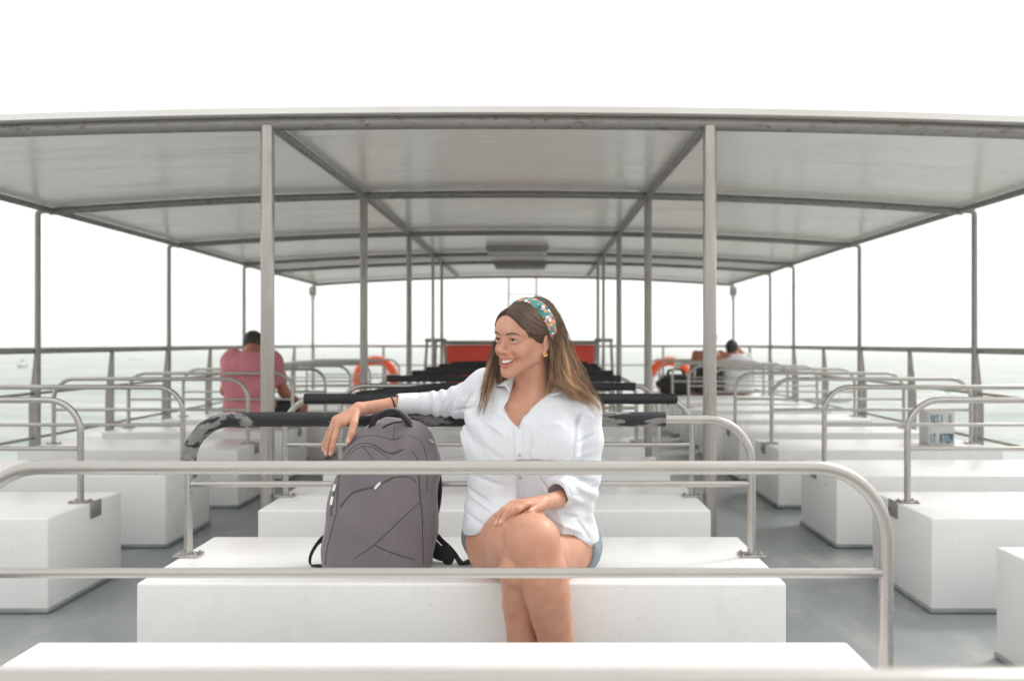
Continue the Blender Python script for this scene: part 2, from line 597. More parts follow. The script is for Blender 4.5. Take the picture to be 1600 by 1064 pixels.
# far low land on the right horizon
V, F = [], []
ang = np.linspace(R(22), R(40), 60)
for i, a in enumerate(ang):
    h = 9 * math.sin(math.pi * i / 59) ** 0.6 * (0.75 + 0.25 * math.sin(i * 0.5) + 0.1 * math.sin(i * 1.7))
    for rr_, z in ((1380, SEA_Z - 0.5), (1420, SEA_Z + h * 0.7), (1470, SEA_Z + h + 4), (1600, SEA_Z - 0.5)):
        V.append((rr_ * math.sin(a), rr_ * math.cos(a), z))
for i in range(59):
    for k in range(3):
        F.append((i * 4 + k, i * 4 + k + 1, i * 4 + k + 5, i * 4 + k + 4))
tag(mk("hills", V, F, M["hill"]), kind="structure")

# ------------------------------------------------------------------ canopy
XC = -0.2076
CD = [3.6, 3.85, 5.99, 8.11, 9.93, 10.84, 13.3]
CZ = [0.951, 0.954, 0.997, 0.998, 0.985, 0.976, 0.972]


def roofz(x, y):
    return CAMZ + np.interp(y, CD, CZ) - np.interp(y, [3.8, 6.0], [0.0082, 0.0125]) * (x - XC) ** 2


canopy = tag(empty("canopy", (XC, 8.5, 0)), "long white boat canopy of curved sheets on steel posts over the rear seats", "canopy")
xs = np.linspace(XC - 3.08, XC + 3.08, 41)
ys = np.concatenate([np.linspace(3.80, 13.25, 48)])
V, F = [], []
for lay, dz in ((0, 0.022), (1, 0.049)):
    for y in ys:
        for x in xs:
            V.append((x, y, roofz(x, y) + dz))
nx, ny = len(xs), len(ys)
o2 = nx * ny
for j in range(ny - 1):
    for i in range(nx - 1):
        a = j * nx + i
        F.append((a, a + nx, a + nx + 1, a + 1))
        F.append((o2 + a, o2 + a + 1, o2 + a + nx + 1, o2 + a + nx))
for i in range(nx - 1):
    F.append((i, i + 1, o2 + i + 1, o2 + i))
    q = (ny - 1) * nx + i
    F.append((q + 1, q, o2 + q, o2 + q + 1))
for j in range(ny - 1):
    q = j * nx
    F.append((q + nx, q, o2 + q, o2 + q + nx))
    q = j * nx + nx - 1
    F.append((q, q + nx, o2 + q + nx, o2 + q))
mb = MB().add(V, F)
mb.build("roof_sheet", M["canopy"], canopy)
BEAMS = [(3.86, 0.029), (5.99, 0.024), (8.11, 0.023), (9.93, 0.022), (10.84, 0.022), (13.2, 0.022)]
for d_, r_ in BEAMS:
    x_ = np.linspace(XC - 3.05, XC + 3.05, 40)
    pts = np.stack([x_, np.full(40, d_), roofz(x_, d_) - 0.008], axis=1)
    MB().tube(pts, r_, 14).build("crossbeam", M["beam"], canopy)
for off in (-0.95, 0.95, -3.03, 3.03):
    y_ = np.linspace(3.89, 13.17, 50)
    pts = np.stack([np.full(50, XC + off), y_, roofz(XC + off, y_) - 0.006], axis=1)
    MB().tube(pts, 0.02, 12).build("purlin", M["beam"], canopy)
for d_, r_, off in ((3.85, 0.029, 0.95), (5.99, 0.026, 0.95), (8.11, 0.025, 0.95), (9.93, 0.017, 0.945), (10.84, 0.019, 0.945)):
    for s in (-1, 1):
        zt = float(roofz(XC + s * off, d_)) - 0.02
        mb = MB().tube([(XC + s * off, d_, 0.002), (XC + s * off, d_, zt / 2), (XC + s * off, d_, zt)], r_, 18)
        mb.box((XC + s * off, d_, 0.006), (0.13, 0.13, 0.008), 0.002)
        mb.build("post", M["steel_dull"] if d_ > 4 else M["steel_post"], canopy)
SIDE_D = [5.95, 8.07, 10.14, 11.16, 13.25]
for s, xside in ((-1, -3.315), (1, 2.905)):
    for d_ in SIDE_D:
        zt = float(roofz(XC + s * 3.03, d_)) - 0.012
        pts = fillet([(xside, d_, 0.002), (xside, d_, zt), (xside - s * 0.075, d_, zt + 0.004)], 0.028, 8)
        MB().tube(pts, 0.0185, 12).build("side_post", M["rail_grey"], canopy)

# two lamp housings under the roof, two small lamps on the rear corner posts
for i, (d_, wx, lab) in enumerate(((9.45, 0.66, "grey strip lamp under the canopy, the nearer of two"), (11.3, 0.66, "grey strip lamp under the canopy, the farther of two"))):
    z0 = float(roofz(XC, d_)) + 0.02
    e = tag(empty("ceiling_lamp", (XC, d_, z0 - 0.05)), lab, "lamp", "strip lamps under the canopy")
    MB().box((XC, d_, z0 - 0.022), (wx, 0.16, 0.04), 0.008).build("housing", M["fixture"], e)
    MB().box((XC, d_, z0 - 0.062), (wx - 0.03, 0.12, 0.038), 0.015, 3).build("diffuser", M["diffuser"], e)
for x_, lab in ((-3.30, "small dark lamp at the top of the left rear canopy post"), (2.89, "small dark lamp at the top of the right rear canopy post")):
    e = tag(empty("corner_lamp", (x_, 13.2, 1.8)), lab, "lamp", "small lamps on the rear posts")
    MB().box((x_, 13.19, 1.775), (0.10, 0.07, 0.13), 0.012).build("housing", M["fixture"], e)
    MB().tube([(x_, 13.19, 1.708), (x_, 13.19, 1.66), (x_, 13.19, 1.63)], [0.03, 0.035, 0.02], 12).build("lens", M["diffuser"], e)

# ------------------------------------------------------------------ guard rails
def stanchion(x, d, s, par):
    """flat plate, its outer edge widening downwards"""
    a = 0.014
    poly = [(x - s * a, 0.955), (x + s * a, 0.955), (x + s * 0.052, 0.60), (x + s * 0.052, 0.002), (x - s * a, 0.002)]
    MB().prism(poly, d - 0.006, d + 0.006).build("stanchion", M["rail_grey"], par, smooth=False)


for s, x_, side in ((-1, -3.32, "left"), (1, 2.91, "right")):
    g = tag(empty("guard_rail", (x_, 8, 0)), f"grey steel guard rail along the {side} edge of the deck", "railing", "guard rails round the deck")
    MB().tube([(x_ + s * 0.03, -4, 0.965), (x_ + s * 0.03, 4, 0.965), (x_ + s * 0.03, 13.42, 0.965)], 0.021, 14).build("top_rail", M["rail_grey"], g)
    for z_ in (0.68, 0.385):
        MB().tube([(x_ + s * 0.03, -4, z_), (x_ + s * 0.03, 4, z_), (x_ + s * 0.03, 13.42, z_)], 0.010, 10).build("mid_rail", M["rail_grey"], g)
    d = 5.955 - 1.06 * 5 + 0.03
    while d < 13.4:
        stanchion(x_ + s * 0.02, d, s, g)
        d += 1.06
g = tag(empty("guard_rail", (-0.2, 13.45, 0)), "thin grey guard rail across the rear end of the deck", "railing", "guard rails round the deck")
MB().tube([(-3.35, 13.44, 0.965), (0, 13.44, 0.965), (2.94, 13.44, 0.965)], 0.018, 12).build("top_rail", M["rail_grey"], g)
for z_ in (0.68, 0.385):
    MB().tube([(-3.35, 13.44, z_), (0, 13.44, z_), (2.94, 13.44, z_)], 0.010, 10).build("mid_rail", M["rail_grey"], g)
for x_ in np.linspace(-3.35, 2.94, 7):
    MB().box((x_, 13.44, 0.475), (0.03, 0.03, 0.945), 0.004).build("stanchion", M["rail_grey"], g)

# ladder at the stern
e = tag(empty("ladder", (-0.21, 13.62, 0)), "thin grey ladder standing at the rear rail, above the woman's head", "ladder")
for x_ in (-0.43, -0.008):
    MB().tube([(x_, 13.60, 0.002), (x_, 13.60, 1.2), (x_, 13.60, 2.35)], 0.014, 10).build("side_rail", M["rail_grey"], e)
for z_ in np.arange(0.25, 2.3, 0.30):
    MB().tube([(-0.42, 13.60, z_), (-0.2, 13.60, z_), (-0.018, 13.60, z_)], 0.008, 8).build("rung", M["steel"], e)

# ------------------------------------------------------------------ benches
SEAT, PITCH = 0.36, 1.07


def bench(x0, x1, yf, depth, ry, px0, px1, label, group, foam=None, bracket=None, crossz=0.582, topz=0.782, rb=0.0132):
    """block seat with a bent pipe back rail standing on it"""
    cx = (x0 + x1) / 2
    e = tag(empty("bench", (cx, yf + depth / 2, 0)), label, "bench", group)
    MB().box((cx, yf + depth / 2, (SEAT + 0.002) / 2), (x1 - x0, depth, SEAT - 0.002), 0.008, 3).build("seat_block", M["white"], e)
    MB().box((cx, yf + depth / 2, 0.012), (x1 - x0 + 0.012, depth + 0.012, 0.020), 0.006, 2).build("skirting", M["deck"], e)
    y = yf + ry
    path = fillet([(px0, y, SEAT + 0.001), (px0, y, topz), (px1, y, topz), (px1, y, SEAT + 0.001)], 0.135, 12)
    rail = MB().tube(path, rb, 16).build("back_rail", M["steel"], e)
    MB().tube([(px0 + rb * 0.7, y, crossz), (cx, y, crossz), (px1 - rb * 0.7, y, crossz)], 0.0098, 12).build("cross_bar", M["steel"], rail)
    for px, inner in ((px0, -1), (px1, 1)):
        mb = MB()
        mb.box((px, y, SEAT + 0.004), (0.078, 0.062, 0.006), 0.002)
        for sx in (-1, 1):
            for sy in (-1, 1):
                mb.tube([(px + sx * 0.029, y + sy * 0.022, SEAT + 0.006), (px + sx * 0.029, y + sy * 0.022, SEAT + 0.012)], 0.005, 8)
        if bracket == inner:
            xe = x1 if inner > 0 else x0
            mb.box((xe + inner * 0.004, y + 0.03, SEAT - 0.03), (0.006, 0.085, 0.07), 0.002)
            for sy in (-1, 1):
                mb.tube([(xe + inner * 0.006, y + 0.03 + sy * 0.026, SEAT - 0.035), (xe + inner * 0.013, y + 0.03 + sy * 0.026, SEAT - 0.035)], 0.006, 8)
        mb.build("base_plate", M["steel_dull"] if bracket else M["steel"], rail)
    L = np.linalg.norm(np.diff(path, axis=0), axis=1).sum()
    if foam:
        kind, a, b_ = foam
        if kind == "torn":
            p = subpath(path, a, b_, 110)
            rr = 0.0228 + 0.0003 * np.sin(np.arange(110) * 0.9) + 0.0002 * np.sin(np.arange(110) * 2.3)
            MB().tube(p, rr, 22).build("foam_sleeve", M["torn"], rail)
        else:
            x_ = np.linspace(a, b_, 60)
            u = np.linspace(0, 1, 60)
            sag = {"flat": 0 * u, "droop": -0.052 * np.clip(1 - u / 0.35, 0, 1) ** 1.5, "bow": 0.012 * np.sin(math.pi * u)}[kind]
            rr = 0.0225 + 0.0006 * np.sin(np.arange(60) * 1.1)
            p = np.stack([x_, np.full(60, y), topz + sag - 0.004], axis=1)
            MB().tube(p, rr, 20).build("foam_sleeve", M["foam"], rail)
    return e


CXW = 0.893
cx0, cx1 = XC - CXW, XC + CXW
pl, pr = XC - 0.872, XC + 0.872
cl = {
    -1: ("nearest bench, only its blurred top rail in view along the bottom edge", None),
    0: ("white bench in the foreground with a bare steel back rail in front of the woman", None),
    1: ("white bench the woman sits on, its rail wrapped in torn peeling black foam", ("torn", 0.285, 1.84)),
    2: ("white middle bench directly behind the woman's, straight black foam on its rail", ("flat", -0.997, 0.60)),
    3: ("white middle bench second behind the woman's, black foam drooping at its left end", ("droop", -0.99, 0.54)),
    4: ("white middle bench third behind the woman's, black foam bar left of her shoulder", ("flat", -1.0, 0.56)),
    5: ("white middle bench fourth behind the woman's, with a black foam bar", ("bow", -0.98, 0.60)),
    6: ("white middle bench third before the red locker, with a black foam bar", ("flat", -1.0, 0.58)),
    7: ("white middle bench second before the red locker, with a black foam bar", ("bow", -1.0, 0.62)),
    8: ("white middle bench right before the red locker, with a black foam bar", ("bow", -0.98, 0.58)),
}
for k in range(-1, 9):
    lab, fm = cl[k]
    yf = 2.46 + PITCH * (k - 1)
    bench(cx0, cx1, yf, 0.59, 0.315, pl, pr, lab, "benches in the middle row", fm, topz=0.776 if k == -1 else 0.782)
ORD = ["nearest", "second", "third", "fourth", "fifth", "sixth", "seventh", "eighth", "ninth", "tenth"]
special = {("left", 3): "white bench in the left row that the man in pink sits on",
           ("right", 2): "white bench in the right row with the printed carton on it",
           ("right", 7): "white bench in the right row where the couple sits",
           ("left", 0): "white bench nearest the camera in the left row, steel bracket on its side"}
for side, k0 in (("left", 0), ("right", -1)):
    for k in range(k0, 9):
        lab = special.get((side, k), f"white bench with bare steel rail, {ORD[k - k0]} from the camera in the {side} row")
        if side == "left":
            bench(-3.20, -1.84, 3.37 + PITCH * k, 0.60, 0.33, -3.15, -1.885, lab, "benches in the left row", None, 1)
        else:
            bench(1.485, 2.87, 3.37 + PITCH * k, 0.60, 0.33, 1.53, 2.83, lab, "benches in the right row", None, -1)

# ------------------------------------------------------------------ red locker, trestles, rings
e = tag(empty("locker", (-0.2, 11.2, 0)), "bright red locker with a grey top behind the black foam rails", "locker")
MB().box((-0.2, 11.25, 0.50), (1.83, 0.5, 0.98), 0.02, 3).build("body", M["red"], e)
mb = MB().box((-0.2, 11.25, 1.018), (1.90, 0.56, 0.05), 0.012)
mb.build("lid", M["rail_grey"], e)
for xa, xb, lab in ((-1.335, -1.085, "grey trestle frame with splayed legs left of the red locker"), (0.69, 0.905, "grey trestle frame with splayed legs right of the red locker")):
    e = tag(empty("trestle", ((xa + xb) / 2, 10.84, 0)), lab, "frame", "trestle frames beside the locker")
    xm = (xa + xb) / 2
    MB().box((xm, 10.72, 1.045), (xb - xa, 0.12, 0.045), 0.006).build("top_plate", M["rail_grey"], e)
    for q, sp_ in ((-0.42, -0.05), (0.0, -0.02), (0.42, 0.03)):
        MB().tube([(xm + q * (xb - xa), 10.72, 1.025), (xm + q * (xb - xa) + sp_ * 0.6, 10.72, 0.6), (xm + q * (xb - xa) + sp_ * 1.4, 10.72, 0.002)], 0.017, 8).build("leg", M["rail_grey"], e)


def ring(c, Rr, r, lab, bands):
    e = tag(empty("life_ring", c), lab, "life ring", "life rings at the rear rail")
    th = np.linspace(0, 2 * math.pi, 49)
    pts = np.stack([c[0] + Rr * np.cos(th), np.full(49, c[1]), c[2] + Rr * np.sin(th)], axis=1)
    V, F = tube(pts[:-1], r, 14, False, 1.0, (0, 1, 0))
    n = 14
    F += [[47 * n + k, 47 * n + (k + 1) % n, (k + 1) % n, k] for k in range(n)]
    MB().add(V, F).build("ring", M["orange"], e)
    for a0, a1 in bands:
        th = np.linspace(R(a0), R(a1), 14)
        pts = np.stack([c[0] + Rr * np.cos(th), np.full(14, c[1]), c[2] + Rr * np.sin(th)], axis=1)
        MB().tube(pts, r + 0.004, 16, True, 1.0, (0, 1, 0)).build("band", M["ringwhite"], e)
    # grab line
    th = np.linspace(0, 2 * math.pi, 65)
    rad = Rr + r + 0.008 + 0.02 * np.abs(np.sin(2 * th))
    MB().tube(np.stack([c[0] + rad * np.cos(th), np.full(65, c[1] - 0.01), c[2] + rad * np.sin(th)], axis=1), 0.005, 6).build("rope", M["ringwhite"], e)


ring(tuple(P(587, 592, 13.2)), 0.275, 0.062, "orange life ring at the rear rail, left of the red locker", [])
ring(tuple(P(1046, 595, 13.2)), 0.285, 0.066, "orange life ring with white bands at the rear rail, beside the black bag", [(165, 245), (55, 75)])

# ------------------------------------------------------------------ small craft on the water
def at_sea(px, py):
    d = (CAMZ - SEA_Z) * FPX / (py - CY)
    return np.array([(px - CX) / FPX * d, d, SEA_Z])


def boat(px, py, L, ang, hullm, lab, person=True):
    p = at_sea(px, py)
    e = tag(empty("motorboat", tuple(p)), lab, "boat", "small boats out on the water")
    ca, sa = math.cos(ang), math.sin(ang)
    def T(x, y, z): return (p[0] + ca * x - sa * y, p[1] + sa * x + ca * y, p[2] + z)
    V, F = [], []
    st = [(-0.5, 0.17, 0.10), (-0.2, 0.19, 0.10), (0.15, 0.17, 0.11), (0.36, 0.10, 0.13), (0.5, 0.01, 0.16)]
    for x, wd, h in st:
        V += [T(x * L, -wd * L, h * L), T(x * L, -wd * L * 0.6, -0.03 * L), T(x * L, wd * L * 0.6, -0.03 * L), T(x * L, wd * L, h * L)]
    for i in range(len(st) - 1):
        a = i * 4
        for k in range(3): F.append((a + k, a + k + 1, a + k + 5, a + k + 4))
        F.append((a + 3, a, a + 4, a + 7))
    F += [(0, 1, 2, 3), (16, 17, 18, 19)]
    MB().add(V, F).build("hull", hullm, e)
    mb = MB()
    mb.add([T(x * L, y * L, z * L) for x, y, z in ((-0.05, -0.1, 0.1), (0.15, -0.08, 0.1), (0.15, 0.08, 0.1), (-0.05, 0.1, 0.1), (-0.02, -0.08, 0.24), (0.08, -0.06, 0.24), (0.08, 0.06, 0.24), (-0.02, 0.08, 0.24))],
           [(0, 3, 2, 1), (4, 5, 6, 7), (0, 1, 5, 4), (1, 2, 6, 5), (2, 3, 7, 6), (3, 0, 4, 7)])
    mb.build("console", M["boatwhite"], e)
    return e, T


e, T = boat(34, 574, 4.2, -1.35, M["boatdark"], "small dark motorboat with a white wake, far out on the left")
MB().tube([T(-0.3, 0, 0.3), T(-0.3, 0, 1.0), T(-0.25, 0, 1.7)], [0.3, 0.34, 0.16], 10).build("seated_figure", M["boatdark"], e)
MB().add([T(2.0, 0, 0.06), T(0.5, 1.6, 0.10), T(-1.5, 4.6, 0.05), T(-7, 6.5, 0.03), T(-7, -6.5, 0.03), T(-1.5, -4.6, 0.05), T(0.5, -1.6, 0.10)], [(0, 1, 2, 3, 4, 5, 6)]).build("wake", M["foamwater"], e)
boat(213, 562, 4.5, 0.1, M["boatwhite"], "tiny pale motorboat far off on the left water")
e, T = boat(1303, 628, 2.9, 0.0, M["boatgrey"], "small grey boat carrying something orange, on the bright water at right")
MB().tube([T(0.3, 0, 0.25), T(0.35, 0, 0.62)], [0.20, 0.16], 10).build("orange_cover", M["vest"], e)
p = at_sea(1481, 613)
e = tag(empty("buoy", tuple(p)), "small turquoise buoy floating on the bright water behind the carton", "buoy")
MB().tube([p + (0, 0, -0.1), p + (0, 0, 0.05), p + (0, 0, 0.25), p + (0, 0, 0.35), p + (0, 0, 0.7)], [0.2, 0.33, 0.3, 0.1, 0.06], 12).build("float", M["turq"], e)

# ------------------------------------------------------------------ printed carton on the right bench
c0 = P(1471, 690, 5.74)
wx, hy, dz = 0.172, 0.14, 0.218
zb = SEAT + 0.001
e = tag(empty("carton", (c0[0], 5.74, zb)), "small pale carton printed with blue letters, standing on a right hand bench", "carton")
mb = MB().box((c0[0], 5.74 + hy / 2, zb + dz / 2), (wx, hy, dz), 0.004)
mb.build("box", M["carton"], e)
GLY = {"A": [((0, 0), (.5, 1)), ((.5, 1), (1, 0)), ((.22, .4), (.78, .4))], "T": [((0, 1), (1, 1)), ((.5, 0), (.5, 1))],
       "O": [((0, 0), (0, 1)), ((0, 1), (1, 1)), ((1, 1), (1, 0)), ((1, 0), (0, 0))], "N": [((0, 0), (0, 1)), ((0, 1), (1, 0)), ((1, 0), (1, 1))],
       "M": [((0, 0), (0, 1)), ((0, 1), (.5, .4)), ((.5, .4), (1, 1)), ((1, 1), (1, 0))], "I": [((.5, 0), (.5, 1))]}


def letters(txt, x, z, w_, h_, gap, y, r_):
    mb = MB()
    for ch in txt:
        if ch != " ":
            for (a, b_), (c, d) in GLY[ch]:
                p0, p1 = np.array([x + a * w_, z + b_ * h_]), np.array([x + c * w_, z + d * h_])
                dr = (p1 - p0) / np.linalg.norm(p1 - p0)
                nn = np.array([-dr[1], dr[0]]) * r_
                q = [p0 - nn - dr * r_, p1 - nn + dr * r_, p1 + nn + dr * r_, p0 + nn - dr * r_]
                mb.add([(u[0], y, u[1]) for u in q], [(0, 1, 2, 3)])
        x += w_ + gap
    return mb


xl = c0[0] - wx / 2
MB.build(letters("NTI", xl + 0.022, zb + 0.145, 0.018, 0.046, 0.010, 5.7365, 0.0042), "lettering", M["ink"], e, False)
letters("I", xl + 0.128, zb + 0.150, 0.026, 0.042, 0.006, 5.7360, 0.006).build("lettering", M["ink"], e, False)
letters("IT ATOM", xl + 0.010, zb + 0.020, 0.0145, 0.050, 0.0075, 5.7355, 0.0040).build("lettering", M["ink"], e, False)

# ------------------------------------------------------------------ implicit surfaces
class Field:
    """list of signed-distance operations, meshed with surface nets block by block"""
    def __init__(self):
        self.ops = []

    def op(self, fn, lo, hi, k=0.01, mode=0):
        self.ops.append((fn, np.asarray(lo, float) - k - 0.012, np.asarray(hi, float) + k + 0.012, k, mode))
        return self

    def cap(self, a, b, ra, rb, k=0.012, mode=0):
        a, b = np.asarray(a, float), np.asarray(b, float)
        ab = b - a
        L2 = float(ab @ ab) + 1e-12
        def fn(X, Y, Z):
            px, py, pz = X - a[0], Y - a[1], Z - a[2]
            tt = np.clip((px * ab[0] + py * ab[1] + pz * ab[2]) / L2, 0, 1)
            return np.sqrt((px - tt * ab[0]) ** 2 + (py - tt * ab[1]) ** 2 + (pz - tt * ab[2]) ** 2) - (ra + (rb - ra) * tt)
        m = max(ra, rb)
        return self.op(fn, np.minimum(a, b) - m, np.maximum(a, b) + m, k, mode)

    def chain(self, pts, rs, k=0.012, mode=0, same=False):
        for i in range(len(pts) - 1):
            self.cap(pts[i], pts[i + 1], rs[i], rs[i + 1], k if (i == 0 or mode or same) else min(k, rs[i] * 0.5), mode)
        return self

    def ell(self, c, r, k=0.012, mode=0, rot=None):
        c, r = np.asarray(c, float), np.asarray(r, float)
        Rm = np.eye(3) if rot is None else np.asarray(rot, float)
        def fn(X, Y, Z):
            px, py, pz = X - c[0], Y - c[1], Z - c[2]
            u = (px * Rm[0, 0] + py * Rm[1, 0] + pz * Rm[2, 0]) / r[0]
            v = (px * Rm[0, 1] + py * Rm[1, 1] + pz * Rm[2, 1]) / r[1]
            ww = (px * Rm[0, 2] + py * Rm[1, 2] + pz * Rm[2, 2]) / r[2]
            k0 = np.sqrt(u * u + v * v + ww * ww)
            k1 = np.sqrt((u / r[0]) ** 2 + (v / r[1]) ** 2 + (ww / r[2]) ** 2) + 1e-9
            return k0 * (k0 - 1) / k1
        m = max(r)
        return self.op(fn, c - m, c + m, k, mode)

    def loft(self, zs, cx, cy, a, b, n=2.4, k=0.01, mode=0, extra=0.0):
        zs = np.asarray(zs, float)
        A, B = np.asarray(a, float) + extra, np.asarray(b, float) + extra
        cx, cy = np.asarray(cx, float), np.asarray(cy, float)
        def fn(X, Y, Z):
            z = Z.ravel()
            sh = Z.shape
            ia, ib = np.interp(z, zs, A).reshape(sh), np.interp(z, zs, B).reshape(sh)
            ix, iy = np.interp(z, zs, cx).reshape(sh), np.interp(z, zs, cy).reshape(sh)
            q = (np.abs((X - ix) / ia) ** n + np.abs((Y - iy) / ib) ** n) ** (1 / n)
            d = (q - 1) * np.minimum(ia, ib)
            return np.maximum(d, np.maximum(zs[0] - Z, Z - zs[-1]))
        lo = (float((cx - A).min()), float((cy - B).min()), zs[0])
        hi = (float((cx + A).max()), float((cy + B).max()), zs[-1])
        return self.op(fn, lo, hi, k, mode)

    def eval(self, X, Y, Z, lo, hi, shape):
        D = np.full(shape, 0.5, np.float32)
        any_ = False
        xs, ys, zs = X.ravel(), Y.ravel(), Z.ravel()
        for fn, l, h_, k, mode in self.ops:
            if np.any(h_ < lo) or np.any(l > hi): continue
            if mode == 0: any_ = True
            elif not any_: continue
            i0, i1 = np.searchsorted(xs, l[0]), np.searchsorted(xs, h_[0])
            j0, j1 = np.searchsorted(ys, l[1]), np.searchsorted(ys, h_[1])
            k0, k1 = np.searchsorted(zs, l[2]), np.searchsorted(zs, h_[2])
            if i1 <= i0 or j1 <= j0 or k1 <= k0: continue
            sl = (slice(i0, i1), slice(j0, j1), slice(k0, k1))
            d = fn(X[i0:i1], Y[:, j0:j1], Z[:, :, k0:k1])
            a = D[sl]
            if mode == 0:
                hh = np.maximum(k - np.abs(a - d), 0) / max(k, 1e-6)
                D[sl] = np.minimum(a, d) - hh * hh * k * 0.25
            elif mode == 1:                                   # cut
                d = -d
                hh = np.maximum(k - np.abs(a - d), 0) / max(k, 1e-6)
                D[sl] = np.maximum(a, d) + hh * hh * k * 0.25
            else:                                             # displace
                D[sl] = a + d
        return D, any_

    def mesh(self, h, B=44):
        adds = [o for o in self.ops if o[4] == 0]
        lo = np.min([o[1] for o in adds], axis=0) - 3 * h
        hi = np.max([o[2] for o in adds], axis=0) + 3 * h
        n = np.ceil((hi - lo) / h).astype(int) + 2
        nid, vp, fq = [], [], []
        gid = lambda i, j, k: (i.astype(np.int64) * n[1] + j) * n[2] + k
        C8 = [(a, b, c) for a in (0, 1) for b in (0, 1) for c in (0, 1)]
        E12 = [(p, q) for p in C8 for q in C8 if sum(abs(p[z] - q[z]) for z in range(3)) == 1 and p < q]
        for bi in range(0, n[0], B):
            for bj in range(0, n[1], B):
                for bk in range(0, n[2], B):
                    o = np.array([bi, bj, bk])
                    sh = (B + 1, B + 1, B + 1)
                    l0 = lo + o * h
                    X = (l0[0] + h * np.arange(B + 1)).reshape(-1, 1, 1)
                    Y = (l0[1] + h * np.arange(B + 1)).reshape(1, -1, 1)
                    Z = (l0[2] + h * np.arange(B + 1)).reshape(1, 1, -1)
                    D, ok = self.eval(X, Y, Z, l0, l0 + B * h, sh)
                    if not ok: continue
                    Sg = D < 0
                    if not Sg.any() or Sg.all(): continue
                    cnt = np.zeros((B, B, B), np.int8)
                    for a, b, c in C8: cnt += Sg[a:a + B, b:b + B, c:c + B]
                    idx = np.argwhere((cnt > 0) & (cnt < 8))
                    if len(idx) == 0: continue
                    acc = np.zeros((len(idx), 3)); num = np.zeros(len(idx))
                    for p, q in E12:
                        va = D[idx[:, 0] + p[0], idx[:, 1] + p[1], idx[:, 2] + p[2]]
                        vb = D[idx[:, 0] + q[0], idx[:, 1] + q[1], idx[:, 2] + q[2]]
                        cr = (va < 0) != (vb < 0)
                        tt = np.where(cr, va / np.where(cr, va - vb, 1), 0)
                        for z in range(3):
                            acc[:, z] += np.where(cr, p[z] + tt * (q[z] - p[z]), 0)
                        num += cr
                    nid.append(gid(idx[:, 0] + bi, idx[:, 1] + bj, idx[:, 2] + bk))
                    vp.append(l0 + h * (idx + acc / num[:, None]))
                    for ax in range(3):
                        s0 = [slice(0, B)] * 3; s1 = list(s0); s1[ax] = slice(1, B + 1)
                        a, b = Sg[tuple(s0)], Sg[tuple(s1)]
                        ee = np.argwhere(a != b)
                        if len(ee) == 0: continue
                        fl = a[ee[:, 0], ee[:, 1], ee[:, 2]]
                        g = ee + o
                        u, v = (ax + 1) % 3, (ax + 2) % 3
                        def sh_(du, dv):
                            q = g.copy(); q[:, u] -= du; q[:, v] -= dv
                            return gid(q[:, 0], q[:, 1], q[:, 2])
                        quad = np.stack([sh_(1, 1), sh_(0, 1), sh_(0, 0), sh_(1, 0)], axis=1)
                        quad[~fl] = quad[~fl][:, ::-1]
                        fq.append(quad)
        ids = np.concatenate(nid); V = np.concatenate(vp); Q = np.concatenate(fq)
        od = np.argsort(ids); ids = ids[od]; V = V[od]
        pos = np.searchsorted(ids, Q)
        pos = np.clip(pos, 0, len(ids) - 1)
        good = np.all(ids[pos] == Q, axis=1)
        return V, pos[good]


def relax(V, Q, it=2, lam=0.5):
    e = np.concatenate([Q[:, [0, 1]], Q[:, [1, 2]], Q[:, [2, 3]], Q[:, [3, 0]]])
    for _ in range(it):
        acc = np.zeros_like(V); num = np.zeros(len(V))
        for k in range(3):
            acc[:, k] = np.bincount(e[:, 0], V[e[:, 1], k], len(V)) + np.bincount(e[:, 1], V[e[:, 0], k], len(V))
        num = np.bincount(e[:, 0], minlength=len(V)) + np.bincount(e[:, 1], minlength=len(V))
        V = V + lam * (acc / np.maximum(num, 1)[:, None] - V)
    return V


def bvh_of(V, Q):
    return BVHTree.FromPolygons([tuple(v) for v in V.tolist()], [tuple(q) for q in Q.tolist()])


ORG = Vector((0, 0, CAMZ))


def hit(bvh, px, py, fallback=None, push=0.0):
    """where the sight line through a photo pixel meets the modelled surface"""
    dr = Vector(P(px, py, 1.0)) - ORG
    dr.normalize()
    loc, nrm, _, _ = bvh.ray_cast(ORG, dr)
    if loc is None:
        if fallback is None: return None
        loc, nrm, _, _ = bvh.find_nearest(Vector(P(px, py, fallback)))
    if nrm.dot(dr) > 0: nrm = -nrm
    return np.array(loc + nrm * push)



# ------------------------------------------------------------------ backpack
def zof(py, d): return CAMZ - (py - CY) / FPX * d
pk = [  # photo row, left, right, centre depth, half thickness
    (893, 510, 671, 2.635, 0.088), (886, 507, 674, 2.635, 0.100), (860, 508, 677, 2.637, 0.108), (800, 514, 684, 2.644, 0.108),
    (750, 523, 687, 2.652, 0.102), (715, 533, 686, 2.660, 0.094), (695, 544, 682, 2.666, 0.085), (680, 556, 675, 2.670, 0.074),
    (668, 571, 665, 2.674, 0.060), (660, 586, 655, 2.676, 0.044), (655, 602, 638, 2.677, 0.022)]
zs, cxs, cys, aa, bb = [], [], [], [], []
for py, l, r_, d, b_ in pk:
    zs.append(zof(py, d - b_ * 0.5)); x0, x1 = (l - CX) / FPX * d, (r_ - CX) / FPX * d
    cxs.append((x0 + x1) / 2); aa.append((x1 - x0) / 2); cys.append(d); bb.append(b_)
zs[0] = SEAT + 0.002
pf = Field().loft(zs, cxs, cys, aa, bb, 2.9)
